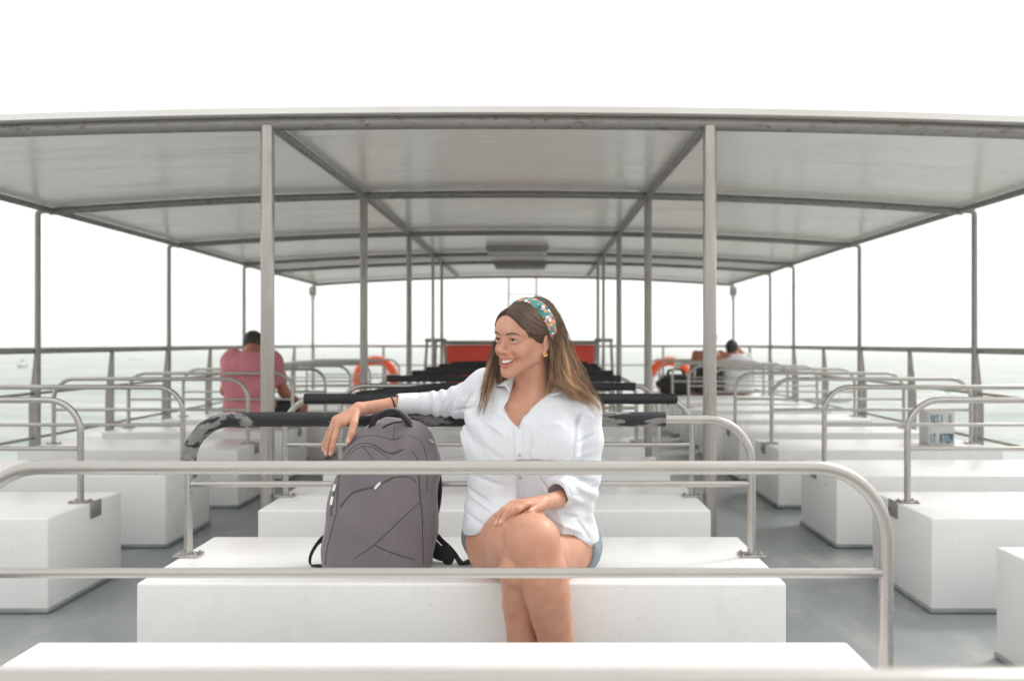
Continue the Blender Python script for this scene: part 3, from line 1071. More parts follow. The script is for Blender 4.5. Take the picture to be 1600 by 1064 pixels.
def pk_fold(X, Y, Z):
    zc = (Z - 0.60)
    d = 0.0050 * np.sin(17 * X + 26 * zc + 1.0) * np.sin(9 * zc + 14 * X) + 0.0030 * np.sin(48 * X - 22 * zc) * np.exp(-((Z - 0.70) / 0.06) ** 2)
    # vertical dimple in the top and soft bulge of the front pocket
    d = d + 0.011 * np.exp(-((X + 0.405 + 0.12 * (Z - 0.72)) / 0.020) ** 2 - ((Z - 0.725) / 0.050) ** 2)
    d = d - 0.010 * np.exp(-((X + 0.44) / 0.11) ** 2 - ((Z - 0.50) / 0.13) ** 2)
    return d + 0 * Y
pf.op(pk_fold, (-0.7, 2.4, 0.36), (-0.2, 2.9, 0.82), 0.01, 2)
pV, pQ = pf.mesh(0.0042)
pV = relax(pV, pQ, 2)
pbvh = bvh_of(pV, pQ)
bp = tag(empty("backpack", (-0.44, 2.64, SEAT)), "grey fabric backpack standing on the bench at the woman's side", "backpack")
body = mk("bag_body", pV, pQ, M["pack"], bp)


def on_pack(pl_, n=40, push=0.0004):
    q = spline([(x, y, 0) for x, y in pl_], n)
    out = [hit(pbvh, x, y, 2.6, push) for x, y, _ in q]
    return np.array(out)


def smooth_line(p, it=3):
    p = p.copy()
    for _ in range(it): p[1:-1] = 0.5 * p[1:-1] + 0.25 * (p[:-2] + p[2:])
    return p


zipA = [(527, 800), (528, 765), (532, 735), (538, 717), (549, 701), (564, 692), (582, 693.5), (598, 704), (609, 711.5), (617, 709), (626, 701.5), (637, 700.5), (647, 707), (653.5, 722), (655, 763), (657.6, 791), (660.5, 817)]
for ln, rr, mat, nm in (
    (zipA, 0.0036, "ziptape", "zip"),
    ([(531.5, 793), (541, 780), (554.5, 768), (582, 761), (593, 757), (614.5, 746)], 0.0036, "ziptape", "zip"),
    ([(584.5, 851), (609, 862), (647, 874)], 0.0024, "ziptape", "zip"),
    ([(598, 669), (612, 662), (630, 659.5)], 0.0042, "black", "zip"),
    ([(543.6, 696), (562.7, 683), (582, 680), (603.6, 684.5), (614.5, 688), (622, 684.5), (642, 680), (655, 687), (663.6, 703.6), (667, 724), (667, 768)], 0.0014, "seam_crease", "seam_crease_line"),
    ([(539, 722), (551, 706), (566, 697.5), (582, 699), (598, 709.5), (609, 717)], 0.0012, "seam_crease", "seam_crease_line"),
    ([(566, 698), (575, 707), (584, 719)], 0.0013, "seam_crease", "seam_crease_line"),
    ([(614.5, 746), (631, 744.5), (643, 747), (651, 754)], 0.0015, "seam_crease", "seam_crease_line"),
    ([(655, 785), (622.7, 815), (584.5, 851), (554.5, 872)], 0.0015, "seam_crease", "seam_crease_line"),
    ([(659.5, 815), (660.5, 845), (661, 882)], 0.0016, "seam_crease", "seam_crease_line"),
    ([(527, 797), (518, 830), (511, 858), (508.5, 882)], 0.0016, "seam_crease", "seam_crease_line"),
    ([(617, 664), (616, 674), (614.5, 687)], 0.0010, "seam_crease", "seam_crease_line"),  # crease below the handle, its shade drawn as a dark line
    ([(524, 762), (520, 785), (517.5, 806)], 0.0034, "ziptape", "zip"),
):
    p = smooth_line(on_pack(ln, 46))
    MB().tube(p, rr * 0.85, 8, True, 0.45, (0, -1, 0)).build(nm, M[mat], bp)
for (ax, ay), (bx_, by_) in (((595, 754), (586, 763.5)), ((526, 757), (522.5, 768)), ((521.5, 776), (519, 789)), ((668, 687), (675, 693))):
    a, b_ = hit(pbvh, ax, ay, 2.6, 0.005), hit(pbvh, bx_, by_, 2.6, 0.005)
    mbz = MB().tube(np.array([a, a * .5 + b_ * .5, b_]), [0.0036, 0.0042, 0.0038], 10, True, 0.4, (0, -1, 0))
    mbz.build("zip_pull", M["silver"], bp)
# carry handle: black webbing arch with a grey back strip
arch = spline([P(578, 672, 2.640), P(583, 660, 2.625), P(592, 649.5, 2.61), P(606, 642.5, 2.605), P(619, 643, 2.605), P(630, 652, 2.612), P(639, 664, 2.625), P(645, 675, 2.64)], 40)
MB().tube(arch, 0.0098, 14, True, 0.55).build("handle", M["strap"], bp)
arch2 = spline([P(598, 644, 2.628), P(608, 639.8, 2.625), P(621, 640, 2.625), P(634, 649, 2.632), P(644, 662, 2.645), P(650, 675, 2.66)], 36)
MB().tube(arch2, 0.0078, 12, True, 0.6).build("handle_cover", M["pack"], bp)
# shoulder straps: flat webbing loops touching the seat
zt = SEAT + 0.006
def ribbon(pts, w_, th, name, mat, up=(0, 1, 0), n=34):
    MB().tube(spline(pts, n), w_, 12, True, th / w_, up).build(name, M[mat], bp)
ribbon([P(513, 838, 2.67), P(500, 845, 2.66), P(490, 858, 2.65), P(484.5, 872, 2.64), (P(487, 880, 2.63)[0], 2.63, zt), (P(505, 880, 2.62)[0], 2.62, zt)], 0.011, 0.0022, "shoulder_strap", "strap", (1, 0, 0.3))
ribbon([P(684, 735, 2.725), P(686, 765, 2.725), P(682, 795, 2.725), P(674, 815, 2.73), P(676, 845, 2.72), (P(684, 873, 2.70)[0], 2.70, zt + 0.01)], 0.019, 0.006, "shoulder_strap", "strap", (1, 0.6, 0))
ribbon([P(672, 838, 2.70), P(680, 835, 2.69), P(690, 845, 2.68), P(702, 856, 2.67), P(712, 868, 2.66), (P(722, 880, 2.65)[0], 2.65, zt), (P(735, 885, 2.68)[0], 2.70, zt)], 0.013, 0.0025, "shoulder_strap", "strap", (0.4, 1, 0.6))
ribbon([P(671, 850, 2.70), P(684, 862, 2.69), (P(696, 872, 2.68)[0], 2.68, zt + 0.02), (P(704, 880, 2.66)[0], 2.66, zt + 0.003)], 0.028, 0.010, "shoulder_strap", "black", (0.2, 1, 0.4))


# ------------------------------------------------------------------ the woman
woman = tag(empty("person", (-0.02, 2.60, SEAT)), "smiling woman in white shirt and floral headband seated beside the backpack, arm along the rail", "person")
HC = P(821, 528, 2.563)
YAW, HS = R(-42), 0.955
HR = np.array(Matrix.Rotation(YAW, 3, 'Z') @ Matrix.Rotation(R(3), 3, 'Y') @ Matrix.Rotation(R(2), 3, 'X'))


def H(x, y, z):
    return HC + HS * (HR @ np.array([x, y, z], float))


def Hl(V):
    """world to head space"""
    return ((np.asarray(V) - HC) @ HR) / HS


wf = Field()
# head
hs = lambda *r: tuple(HS * q for q in r)
wf.ell(H(0, 0.014, 0.030), hs(0.0725, 0.092, 0.076), 0.01, 0, HR)
wf.ell(H(0, -0.030, -0.014), hs(0.0555, 0.057, 0.074), 0.025, 0, HR)
wf.ell(H(0, -0.040, -0.056), hs(0.040, 0.042, 0.045), 0.02, 0, HR)
wf.ell(H(0, -0.075, -0.1005), hs(0.017, 0.014, 0.0135), 0.018, 0, HR)
for s in (-1, 1):
    wf.cap(H(s * 0.0465, -0.004, -0.053), H(s * 0.0135, -0.069, -0.0985), 0.0115 * HS, 0.0105 * HS, 0.022)
    wf.cap(H(s * 0.0525, 0.004, -0.028), H(s * 0.0465, -0.004, -0.053), 0.013 * HS, 0.0115 * HS, 0.022)
    wf.ell(H(s * 0.0345, -0.062, -0.035), hs(0.0215, 0.0205, 0.0195), 0.022, 0, HR)      # smiling cheek
    wf.cap(H(s * 0.012, -0.087, 0.020), H(s * 0.046, -0.068, 0.018), 0.010 * HS, 0.009 * HS, 0.02)
wf.ell(H(0, -0.060, 0.045), hs(0.052, 0.030, 0.036), 0.03, 0, HR)                      # forehead
for s in (-1, 1):
    wf.ell(H(s * 0.031, -0.096, -0.001), hs(0.0165, 0.014, 0.0105), 0.012, 1, HR)     # sockets
# nose
wf.cap(H(0, -0.084, 0.006), H(0, -0.1035, -0.031), 0.0068 * HS, 0.0074 * HS, 0.012)
wf.ell(H(0, -0.1055, -0.0345), hs(0.0086, 0.0088, 0.0078), 0.007, 0, HR)
for s in (-1, 1):
    wf.ell(H(s * 0.0120, -0.0925, -0.0385), hs(0.0064, 0.0090, 0.0062), 0.010, 0, HR)
    wf.ell(H(s * 0.0060, -0.0995, -0.0448), hs(0.0030, 0.0045, 0.0024), 0.003, 1, HR)
# open smile
MW = 0.0315
MC = lambda x: -0.0630 + 0.0105 * (abs(x) / MW) ** 1.8
MY = lambda x: -0.0945 + 0.0255 * (abs(x) / MW) ** 2
wf.ell(H(0, -0.068, -0.064), hs(0.030, 0.0235, 0.027), 0.016, 0, HR)
mx_ = np.linspace(-0.0275, 0.0275, 11)
hg = lambda x: 0.0068 * math.sqrt(max(0.10, 1 - (x / 0.030) ** 2))
for dy in (-0.008, 0.0, 0.005):
    for i in range(10):
        a, b_ = mx_[i], mx_[i + 1]
        wf.cap(H(a, MY(a) + dy, MC(a) - 0.0062), H(b_, MY(b_) + dy, MC(b_) - 0.0062), hg(a) * HS, hg(b_) * HS, 0.0015, 1)
UP, LOW = [], []
LX = np.linspace(-MW, MW, 13)
for x in LX:
    u = 1 - (x / MW) ** 2
    UP.append(H(x, MY(x) - 0.0010 * u, MC(x) + 0.0040 * u - 0.0012 * math.exp(-(x / 0.005) ** 2) - 0.004 * (1 - u)))
    LOW.append(H(x, MY(x) + 0.0005, MC(x) - 0.0180 * u ** 0.8 - 0.004 * (1 - u)))
rsU = [HS * (0.0014 + 0.0011 * (1 - (x / MW) ** 2)) for x in LX]
rsL = [HS * (0.0014 + 0.0024 * (1 - (x / MW) ** 2)) for x in LX]
wf.chain(UP, rsU, 0.003)
wf.chain(LOW, rsL, 0.003)
for s in (-1, 1):                                            # smile folds
    wf.chain([H(s * 0.0235, -0.0875, -0.041), H(s * 0.0305, -0.0810, -0.047), H(s * 0.0375, -0.0690, -0.060), H(s * 0.0370, -0.0640, -0.072)], [0.0012, 0.0024, 0.0024, 0.0010], 0.009, 1)
# eyelids
for s in (-1, 1):
    ex = [s * 0.0165, s * 0.024, s * 0.031, s * 0.039, s * 0.0465]
    ey = [-0.0795, -0.0855, -0.0868, -0.0835, -0.0745]
    wf.chain([H(x, y, z) for x, y, z in zip(ex, ey, [-0.0022, 0.0032, 0.0046, 0.0034, -0.0004])], [HS * 0.0034] * 5, 0.004, 0, True)
    wf.chain([H(x, y, z) for x, y, z in zip(ex, ey, [-0.0045, -0.0088, -0.0099, -0.0082, -0.0032])], [HS * 0.0034] * 5, 0.004, 0, True)
# ears
for s in (-1, 1):
    RE = HR @ np.array(Matrix.Rotation(R(s * 18), 3, 'Z') @ Matrix.Rotation(R(-12), 3, 'X'))
    wf.ell(H(s * 0.0735, 0.012, -0.010), hs(0.0075, 0.017, 0.029), 0.006, 0, RE)
    wf.ell(H(s * 0.0805, 0.010, -0.008), hs(0.0045, 0.009, 0.016), 0.004, 1, RE)
    wf.ell(H(s * 0.0715, 0.004, -0.036), hs(0.006, 0.008, 0.009), 0.005, 0, RE)

# neck, shoulders, trunk
NB = P(834, 638, 2.615)
wf.cap(H(0, 0.026, -0.058), NB, 0.0465, 0.053, 0.013)
wf.cap(H(0.040, 0.012, -0.050), P(826, 641, 2.572), 0.010, 0.009, 0.022)
TZ = [838, 790, 740, 700, 660, 625, 606, 596]
TL = [727, 729, 730, 726, 723, 732, 756, 790]
TR = [928, 920, 898, 898, 903, 916, 900, 872]
TC = [2.625, 2.625, 2.625, 2.620, 2.618, 2.628, 2.640, 2.645]
TB = [0.130, 0.130, 0.128, 0.124, 0.112, 0.092, 0.070, 0.050]


def torso(ex, shirt):
    zs = [zof(y, 2.6) for y in TZ][::-1]
    l = [(q - CX) / FPX * 2.6 for q in TL][::-1]
    r_ = [(q - CX) / FPX * 2.6 for q in TR][::-1]
    zs, l, r_, c_, b_ = [np.array(v) for v in (zs, l, r_, TC[::-1], TB[::-1])]
    if not shirt:
        slim = np.interp(zs, [0.45, 0.65, 0.80, 0.86], [0.024, 0.022, 0.012, 0.0])
        l, r_, b_ = l + slim, r_ - slim, b_ - slim
    return zs[::-1], ((l + r_) / 2)[::-1], c_[::-1], ((r_ - l) / 2)[::-1] + ex, b_[::-1] + ex


zs, cx_, cy_, ta, tb = torso(-0.011, False)
wf.loft(zs, cx_, cy_, ta, tb, 2.25, 0.02)
for s in (-1, 1):                                            # chest and collar bones
    wf.ell((-0.012 + s * 0.068, 2.548, zof(690, 2.6)), (0.058, 0.055, 0.060), 0.03)
RSH, LSH = P(757, 607, 2.655), P(909, 645, 2.625)
wf.cap(NB + (0.012, -0.030, -0.012), LSH + (-0.01, -0.02, 0.022), 0.009, 0.010, 0.022)
wf.cap(NB + (-0.030, -0.030, -0.010), RSH + (0.02, -0.02, 0.012), 0.009, 0.010, 0.022)
# right arm lying along the rail
REL, RWR = P(654, 631, 2.757), P(561, 638.5, 2.690)
wf.chain([RSH, P(708, 624, 2.715), REL], [0.042, 0.024, 0.020], 0.015)
wf.chain([REL, P(612, 632.5, 2.735), RWR], [0.021, 0.0225, 0.0185], 0.006)
# left arm to the knee
LEL, LWR = P(912, 771, 2.60), P(848, 785.5, 2.405)
wf.chain([LSH, P(918, 705, 2.61), LEL], [0.044, 0.033, 0.028], 0.02)
wf.chain([LEL, P(884, 777, 2.52), LWR], [0.028, 0.0265, 0.0190], 0.010)
# pelvis and legs
RH, LH = P(783, 850, 2.625), P(890, 852, 2.63)
RK, LK = P(835, 845, 2.275), P(807, 892, 2.305)
wf.cap(RH, LH, 0.088, 0.088, 0.03)
thigh_ops = len(wf.ops)
TM = P(808, 839, 2.43)
wf.chain([RH, TM, RK], [0.087, 0.0725, 0.0480], 0.03)
wf.cap(P(819, 834, 2.37), RK, 0.058, 0.045, 0.04)
wf.cap(P(806, 846, 2.42), P(830, 850, 2.315), 0.060, 0.048, 0.06)
wf.cap(P(782, 851, 2.58), P(808, 848, 2.40), 0.081, 0.060, 0.06)
wf.ell(RK + (0.006, -0.010, 0.000), (0.032, 0.036, 0.044), 0.04)
wf.chain([RK, P(849, 896, 2.280), P(856, 931, 2.298), P(862.5, 967, 2.325), P(869, 999, 2.345), np.array([0.072, 2.385, 0.10])], [0.0475, 0.0520, 0.0492, 0.0430, 0.0368, 0.028], 0.04, 0, True)
wf.chain([LH, LH * .5 + LK * .5, LK], [0.086, 0.070, 0.047], 0.006)
wf.chain([LK, P(809, 944, 2.345), P(816, 996, 2.375), np.array([-0.030, 2.385, 0.085])], [0.042, 0.0400, 0.0400, 0.027], 0.006)
for an, fx in ((np.array([0.068, 2.385, 0.10]), 0.02), (np.array([-0.030, 2.385, 0.085]), -0.02)):
    hz = an[2] - 0.055
    wf.chain([an, an + (fx * 0.6, -0.05, -0.030), an + (fx * 1.6, -0.12, -0.046)], [0.029, 0.030, 0.022], 0.015)
    wf.ell(an + (0, 0.022, -0.045), (0.026, 0.03, 0.028), 0.015)

# ---- hands
NAILS = []


def finger(f, pts, r0, r1, nail=None):
    n = len(pts)
    rs = np.linspace(r0, r1, n)
    for i in range(n - 1):
        f.cap(pts[i], pts[i + 1], rs[i] * (1.06 if i else 1), rs[i + 1], 0.0035)
    if nail is not None: NAILS.append((np.array(pts[-1]), np.array(pts[-2]), r1, np.array(nail)))


# drooping right hand: back of the hand faces the camera and up
rk = [P(529, 662, 2.640), P(525, 657, 2.660), P(524, 655, 2.681), P(527, 655, 2.699)]
for k_, r_ in zip(rk, (0.0108, 0.0112, 0.0105, 0.0095)):
    wf.cap(RWR + (0, 0, -0.002), k_, 0.0165, r_, 0.010)
wf.cap(P(552, 646, 2.668), P(538, 660, 2.640), 0.015, 0.0125, 0.012)
finger(wf, [rk[0], P(523, 684, 2.622), P(519.5, 698, 2.620), P(517, 708.5, 2.622)], 0.0104, 0.0072, (-0.25, -0.9, 0.1))
finger(wf, [rk[1], P(516.5, 681, 2.645), P(512, 697, 2.640), P(509.5, 708.5, 2.638)], 0.0102, 0.0070, (-0.3, -0.9, 0.1))
finger(wf, [rk[2], P(513, 678, 2.672), P(508, 692, 2.668), P(506.0, 703, 2.666)], 0.0098, 0.0067, (-0.6, -0.6, 0.1))
finger(wf, [rk[3], P(518, 672, 2.700), P(513, 684, 2.700), P(511, 693, 2.70)], 0.0088, 0.0060)
finger(wf, [P(556, 644, 2.672), P(553, 661, 2.635), P(549, 677, 2.615), P(543.5, 690, 2.608)], 0.0132, 0.0080, (-0.1, -0.95, 0.25))

# left hand resting over the knee: fingertips found on the thigh surface
tf = Field(); tf.ops = wf.ops[thigh_ops:thigh_ops + 9]
tV, tQ = tf.mesh(0.006)
tb_ = bvh_of(tV, tQ)
lk = [P(821, 789, 2.345), P(814, 786, 2.352), P(806.5, 785, 2.368), P(800, 787, 2.385)]
for k_, r_ in zip(lk, (0.0112, 0.0112, 0.0105, 0.0095)):
    wf.cap(LWR + (0.004, 0, 0.0), k_, 0.0145, r_ * 0.9, 0.010)
wf.cap(P(846, 788, 2.390), P(836, 791, 2.362), 0.0140, 0.0115, 0.010)


def on_thigh(px, py, r_):
    q = hit(tb_, px, py, 2.36, r_ * 0.75)
    return q if q[1] < 2.44 else P(px, py, 2.42)


def on_knee(a, px, py, r_):
    """fingertip point that keeps the finger close to the thigh below it"""
    q = on_thigh(px, py, r_)
    return q if np.linalg.norm(q - a) < 0.052 else a + (q - a) / np.linalg.norm(q - a) * 0.052


a = P(809, 796, 2.322)
finger(wf, [lk[0], a, on_knee(a, 797.5, 807.5, 0.0085)], 0.0102, 0.0074, (0.15, -0.75, 0.6))
a = P(800, 798, 2.330); b_ = on_knee(a, 791, 810, 0.0085)
finger(wf, [lk[1], a, b_, on_knee(b_, 785, 818, 0.008)], 0.0100, 0.0070, (0.1, -0.8, 0.5))
a = P(791.5, 796.5, 2.345); b_ = on_knee(a, 783.5, 809, 0.008)
finger(wf, [lk[2], a, b_, on_knee(b_, 778, 819, 0.0075)], 0.0095, 0.0066, (0, -0.85, 0.5))
finger(wf, [lk[3], P(786.5, 796, 2.366), P(776, 804, 2.372)], 0.0086, 0.0062)
finger(wf, [P(847, 788, 2.382), P(838.5, 793, 2.346), P(829.5, 798.5, 2.322)], 0.0122, 0.0084, (0.15, -0.85, 0.5))

wV, wQ = wf.mesh(0.0026)
wV = relax(wV, wQ, 1, 0.5)
# tints: lips, nails, flush, soft brows
tint = np.ones((len(wV), 3))


def seg_dist(V, pts):
    d = np.full(len(V), 1e9)
    for a, b_ in zip(pts[:-1], pts[1:]):
        ab = b_ - a
        u = np.clip((V - a) @ ab / (ab @ ab), 0, 1)
        d = np.minimum(d, np.linalg.norm(V - a - u[:, None] * ab, axis=1))
    return d


hl = Hl(wV)
near = np.linalg.norm(wV - HC, axis=1) < 0.2
dl = np.full(len(wV), 1.0)
dl[near] = np.minimum(seg_dist(wV[near], UP[1:-1]), seg_dist(wV[near], LOW[1:-1]) - 0.0010)
wgt = np.clip((0.0050 - dl) / 0.0016, 0, 1)[:, None]
tint = tint * (1 - wgt) + np.array([0.95, 0.62, 0.68]) * wgt
inm = near & (hl[:, 1] > -0.0905) & (np.abs(hl[:, 0]) < 0.024) & (hl[:, 2] < -0.058) & (hl[:, 2] > -0.078) & (hl[:, 1] < -0.07) & (dl > 0.004)
for tip, prev, r_, nd in NAILS:
    nd = nd / np.linalg.norm(nd)
    ax = (tip - prev) / np.linalg.norm(tip - prev)
    rel = wV - (tip - ax * r_ * 0.1)
    along = rel @ ax
    outw = rel @ nd
    side = np.linalg.norm(rel - along[:, None] * ax - outw[:, None] * nd, axis=1)
    q = (np.abs(along) < r_ * 0.95) & (outw > r_ * 0.35) & (side < r_ * 0.75) & (np.linalg.norm(rel, axis=1) < 3 * r_)
    tint[q] = (1.22, 1.45, 1.62)
fl = np.exp(-(np.minimum(np.linalg.norm(wV - (RK + (0.01, -0.04, -0.01)), axis=1), 1) / 0.045) ** 2)[:, None]
tint = tint * (1 - 0.10 * fl * np.array([0.2, 1, 1]))
for s in (-1, 1):
    ck = np.exp(-(np.linalg.norm(hl - np.array([s * 0.040, -0.078, -0.034]), axis=1) / 0.02) ** 2)[:, None]
    tint = tint * (1 - 0.13 * ck * np.array([0, 1, 0.9]))
body = mk("body", wV, wQ, M["skin"], woman, col=tint)
wbvh = bvh_of(wV, wQ)

# ---- eyes, brows, lashes, teeth as children of the body
m, t, b = new_mat("eye")
a = t.nodes.new("ShaderNodeVertexColor"); a.layer_name = "tint"
t.links.new(a.outputs[0], b.inputs["Base Color"]); b.inputs["Roughness"].default_value = 0.12
M["eye"] = m
M["browhair"] = plain("brow_hair", (0.035, 0.020, 0.013), 0.6)
M["mouth"] = plain("mouth_inside", (0.16, 0.035, 0.03), 0.5)
gaze = np.array([-0.12, -1.0, -0.03]); gaze /= np.linalg.norm(gaze)
for s in (-1, 1):
    V, F = [], []
    c_ = np.array([s * 0.0305, -0.0735, -0.0028])
    nu, nv = 22, 28
    for i in range(nu + 1):
        for j in range(nv):
            a1, a2 = math.pi * i / nu, 2 * math.pi * j / nv
            V.append((math.sin(a1) * math.cos(a2), -math.cos(a1), math.sin(a1) * math.sin(a2)))
    for i in range(nu):
        for j in range(nv):
            F.append((i * nv + j, i * nv + (j + 1) % nv, (i + 1) * nv + (j + 1) % nv, (i + 1) * nv + j))
    V = np.array(V)
    cs = V @ gaze
    col = np.where(cs[:, None] > math.cos(0.22), np.array([[0.008, 0.006, 0.006]]), np.where(cs[:, None] > math.cos(0.52), np.array([[0.075, 0.035, 0.018]]), np.array([[0.62, 0.58, 0.55]])))
    mk("eyeball", [H(*(c_ + 0.0122 * v)) for v in V], F, M["eye"], body, col=col)
    ex = [s * 0.0155, s * 0.020, s * 0.025, s * 0.031, s * 0.038, s * 0.043, s * 0.0470]
    lash = [H(x, y, z) for x, y, z in zip(ex, [-0.0815, -0.0865, -0.0888, -0.0900, -0.0868, -0.0818, -0.0778], [-0.0035, -0.0002, 0.0010, 0.0016, 0.0010, -0.0004, -0.0014])]
    MB().tube(spline(lash, 22), np.interp(np.linspace(0, 1, 22), [0, .5, 1], [0.0008, 0.0019, 0.0012]), 8).build("eyelashes", M["browhair"], body)
    bx = [s * 0.0125, s * 0.021, s * 0.031, s * 0.041, s * 0.050]
    bz = [0.0125, 0.0158, 0.0180, 0.0172, 0.0125]
    rows = []
    for x, z in zip(np.interp(np.linspace(0, 4, 26), range(5), bx), np.interp(np.linspace(0, 4, 26), range(5), bz)):
        o_ = Vector(H(x, -0.16, z)); dr = Vector(HR @ np.array([0, 1.0, 0])).normalized()
        q, nn, _, _ = wbvh.ray_cast(o_, dr)
        rows.append(np.array(q) - np.array(dr) * 0.0003)
    MB().tube(smooth_line(np.array(rows), 3), np.interp(np.linspace(0, 1, 26), [0, .25, .7, 1], [0.0016, 0.0023, 0.0019, 0.0006]), 8, True, 0.35, tuple(HR @ np.array([0, -1.0, 0]))).build("eyebrow", M["browhair"], body)
# teeth: one arched row, notched between teeth
V, F = [], []
tx = np.linspace(-0.0245, 0.0245, 71)
for x in tx:
    nt_ = 0.0005 * (1 - abs(math.sin(math.pi * x / 0.0072)) ** 0.4)
    u = math.sqrt(max(0.06, 1 - (x / 0.029) ** 2))
    for dz, dy in ((0.0030, 0.0010), (-0.004 * u, 0.0002), (-0.0098 * u, 0.0006), (-0.0088 * u, 0.004)):
        V.append(H(x, MY(x * 1.04) + 0.0028 + dy + nt_ * 2, MC(x) + dz + (nt_ * 2 if dz < -0.003 else 0)))
for i in range(70):
    for k in range(3): F.append((i * 4 + k, i * 4 + k + 1, i * 4 + k + 5, i * 4 + k + 4))
mk("teeth", V, F, M["teeth"], body)
V, F = [], []
for x in np.linspace(-0.0235, 0.0235, 25):
    for dz in (0.004, -0.020):
        V.append(H(x, MY(x) + 0.0078, MC(x) + dz * math.sqrt(max(0.1, 1 - (x / 0.029) ** 2))))
for i in range(24): F.append((i * 2, i * 2 + 1, i * 2 + 3, i * 2 + 2))
mk("mouth", V, F, M["mouth"], body)
# earring hoops and the hair tie on the wrist
for dx in (0.0, 0.006):
    th = np.linspace(0, 2 * math.pi, 25)
    c_ = H(0.0765, 0.003 + dx * 0.6, -0.0455)
    ux, uz = HR @ np.array([0.35, 1, 0]), np.array([0, 0, 1.0])
    MB().tube(np.array([c_ + 0.0052 * (math.cos(q) * ux * 0.8 + math.sin(q) * uz) for q in th]), 0.0013, 8).build("earring", M["gold"], woman)
ax = (REL - RWR) / np.linalg.norm(REL - RWR)
c_ = P(613.5, 632.3, 2.735); u_ = np.cross(ax, (0, 0, 1)); u_ /= np.linalg.norm(u_); v_ = np.cross(ax, u_)
th = np.linspace(0, 2 * math.pi, 33)
MB().tube(np.array([c_ + 0.0248 * (math.cos(q) * u_ + math.sin(q) * v_) + ax * 0.004 * math.sin(q) for q in th]), 0.0022, 8).build("wristband", M["black"], woman)

# ------------------------------------------------------------------ shirt
sf = Field()
zs, cx_, cy_, ta, tb = torso(0.004, True)
sf.loft(zs, cx_, cy_, ta, tb, 2.35, 0.02)
for s in (-1, 1):
    sf.ell((-0.012 + s * 0.066, 2.548, zof(694, 2.6)), (0.066, 0.066, 0.085), 0.05)
# loose lower front lying over the lap
sf.ell(P(818, 815, 2.56), (0.160, 0.125, 0.080), 0.03)
sf.cap(P(756, 822, 2.60), P(790, 812, 2.50), 0.052, 0.046, 0.025)
sf.cap(P(868, 808, 2.56), P(904, 838, 2.60), 0.058, 0.050, 0.03)
sf.cap(RH + (0, 0, 0.004), RH + (TM - RH) * 0.40, 0.0985, 0.0880, 0.02)
# yoke and sleeves
sf.cap(P(806, 601, 2.655), P(760, 602, 2.655), 0.030, 0.047, 0.03)
sf.cap(P(866, 611, 2.640), P(908, 642, 2.625), 0.030, 0.051, 0.03)
sf.chain([P(759, 606, 2.655), P(722, 628, 2.700), P(696, 630.5, 2.730), P(662, 630.5, 2.755)], [0.054, 0.047, 0.0375, 0.0345], 0.03)
sf.chain([P(656, 630, 2.757), P(637, 630, 2.748), P(624, 631, 2.742)], [0.0315, 0.0322, 0.0300], 0.004)
sf.chain([LSH, P(916, 690, 2.612), P(914, 735, 2.605), P(910, 768, 2.595)], [0.0525, 0.047, 0.0455, 0.046], 0.03)
sf.chain([P(908, 768, 2.590), P(889, 769, 2.530), P(874, 769, 2.495)], [0.046, 0.043, 0.0405], 0.008)
sf.cap(P(905, 792, 2.585), P(884, 797, 2.555), 0.032, 0.016, 0.03)
# cuff mouths open around the forearms
ca_ = P(624, 631, 2.742); cb_ = P(596, 633, 2.730)
sf.cap(P(628, 631, 2.744), cb_, 0.0262, 0.027, 0.003, 1)
sf.cap(P(879, 770.5, 2.507), P(846, 786, 2.40), 0.0325, 0.034, 0.003, 1)


def plane_cut(f, p, n, lo, hi, k=0.003):
    p, n = np.asarray(p, float), np.asarray(n, float); n = n / np.linalg.norm(n)
    f.op(lambda X, Y, Z: -((X - p[0]) * n[0] + (Y - p[1]) * n[1] + (Z - p[2]) * n[2]), lo, hi, k, 1)


fw = ca_ - P(656, 630, 2.757)
plane_cut(sf, P(621, 631, 2.741), fw, P(621, 631, 2.741) - 0.05, P(585, 631, 2.741) + 0.05)
fw2 = P(874, 769, 2.495) - P(900, 768, 2.565) + np.array([0, 0, -0.012])
plane_cut(sf, P(869, 771, 2.482), fw2, np.array([-0.04, 2.36, 0.50]), np.array([0.07, 2.50, 0.68]))
# neck opening: the V between the collar wings
vp = np.array([((x - CX) / FPX * 2.55, zof(y, 2.55)) for x, y in ((806, 585), (800, 606), (795, 619), (786, 637), (799, 654), (811.5, 667), (818, 652), (840, 630), (863, 614), (869, 600), (866, 580))])
vbv = None


def vcut(X, Y, Z):
    x = np.broadcast_to(X, np.broadcast_shapes(X.shape, Z.shape)).astype(float); z = np.broadcast_to(Z, x.shape).astype(float)
    d = np.full(x.shape, 1e9); ins = np.zeros(x.shape, bool)
    n = len(vp)
    for i in range(n):
        a, b_ = vp[i], vp[(i + 1) % n]
        e_ = b_ - a
        u = np.clip(((x - a[0]) * e_[0] + (z - a[1]) * e_[1]) / (e_ @ e_), 0, 1)
        d = np.minimum(d, np.hypot(x - a[0] - u * e_[0], z - a[1] - u * e_[1]))
        cr = ((a[1] > z) != (b_[1] > z)) & (x < (b_[0] - a[0]) * (z - a[1]) / (b_[1] - a[1] + 1e-12) + a[0])
        ins ^= cr
    return np.maximum(np.where(ins, -d, d), Y - 2.64)


sf.op(vcut, (vp[:, 0].min(), 2.40, vp[:, 1].min()), (vp[:, 0].max(), 2.66, vp[:, 1].max() + 0.05), 0.003, 1)
sf.cap(H(0, 0.026, -0.055), NB + (0, 0, 0.015), 0.050, 0.056, 0.003, 1)
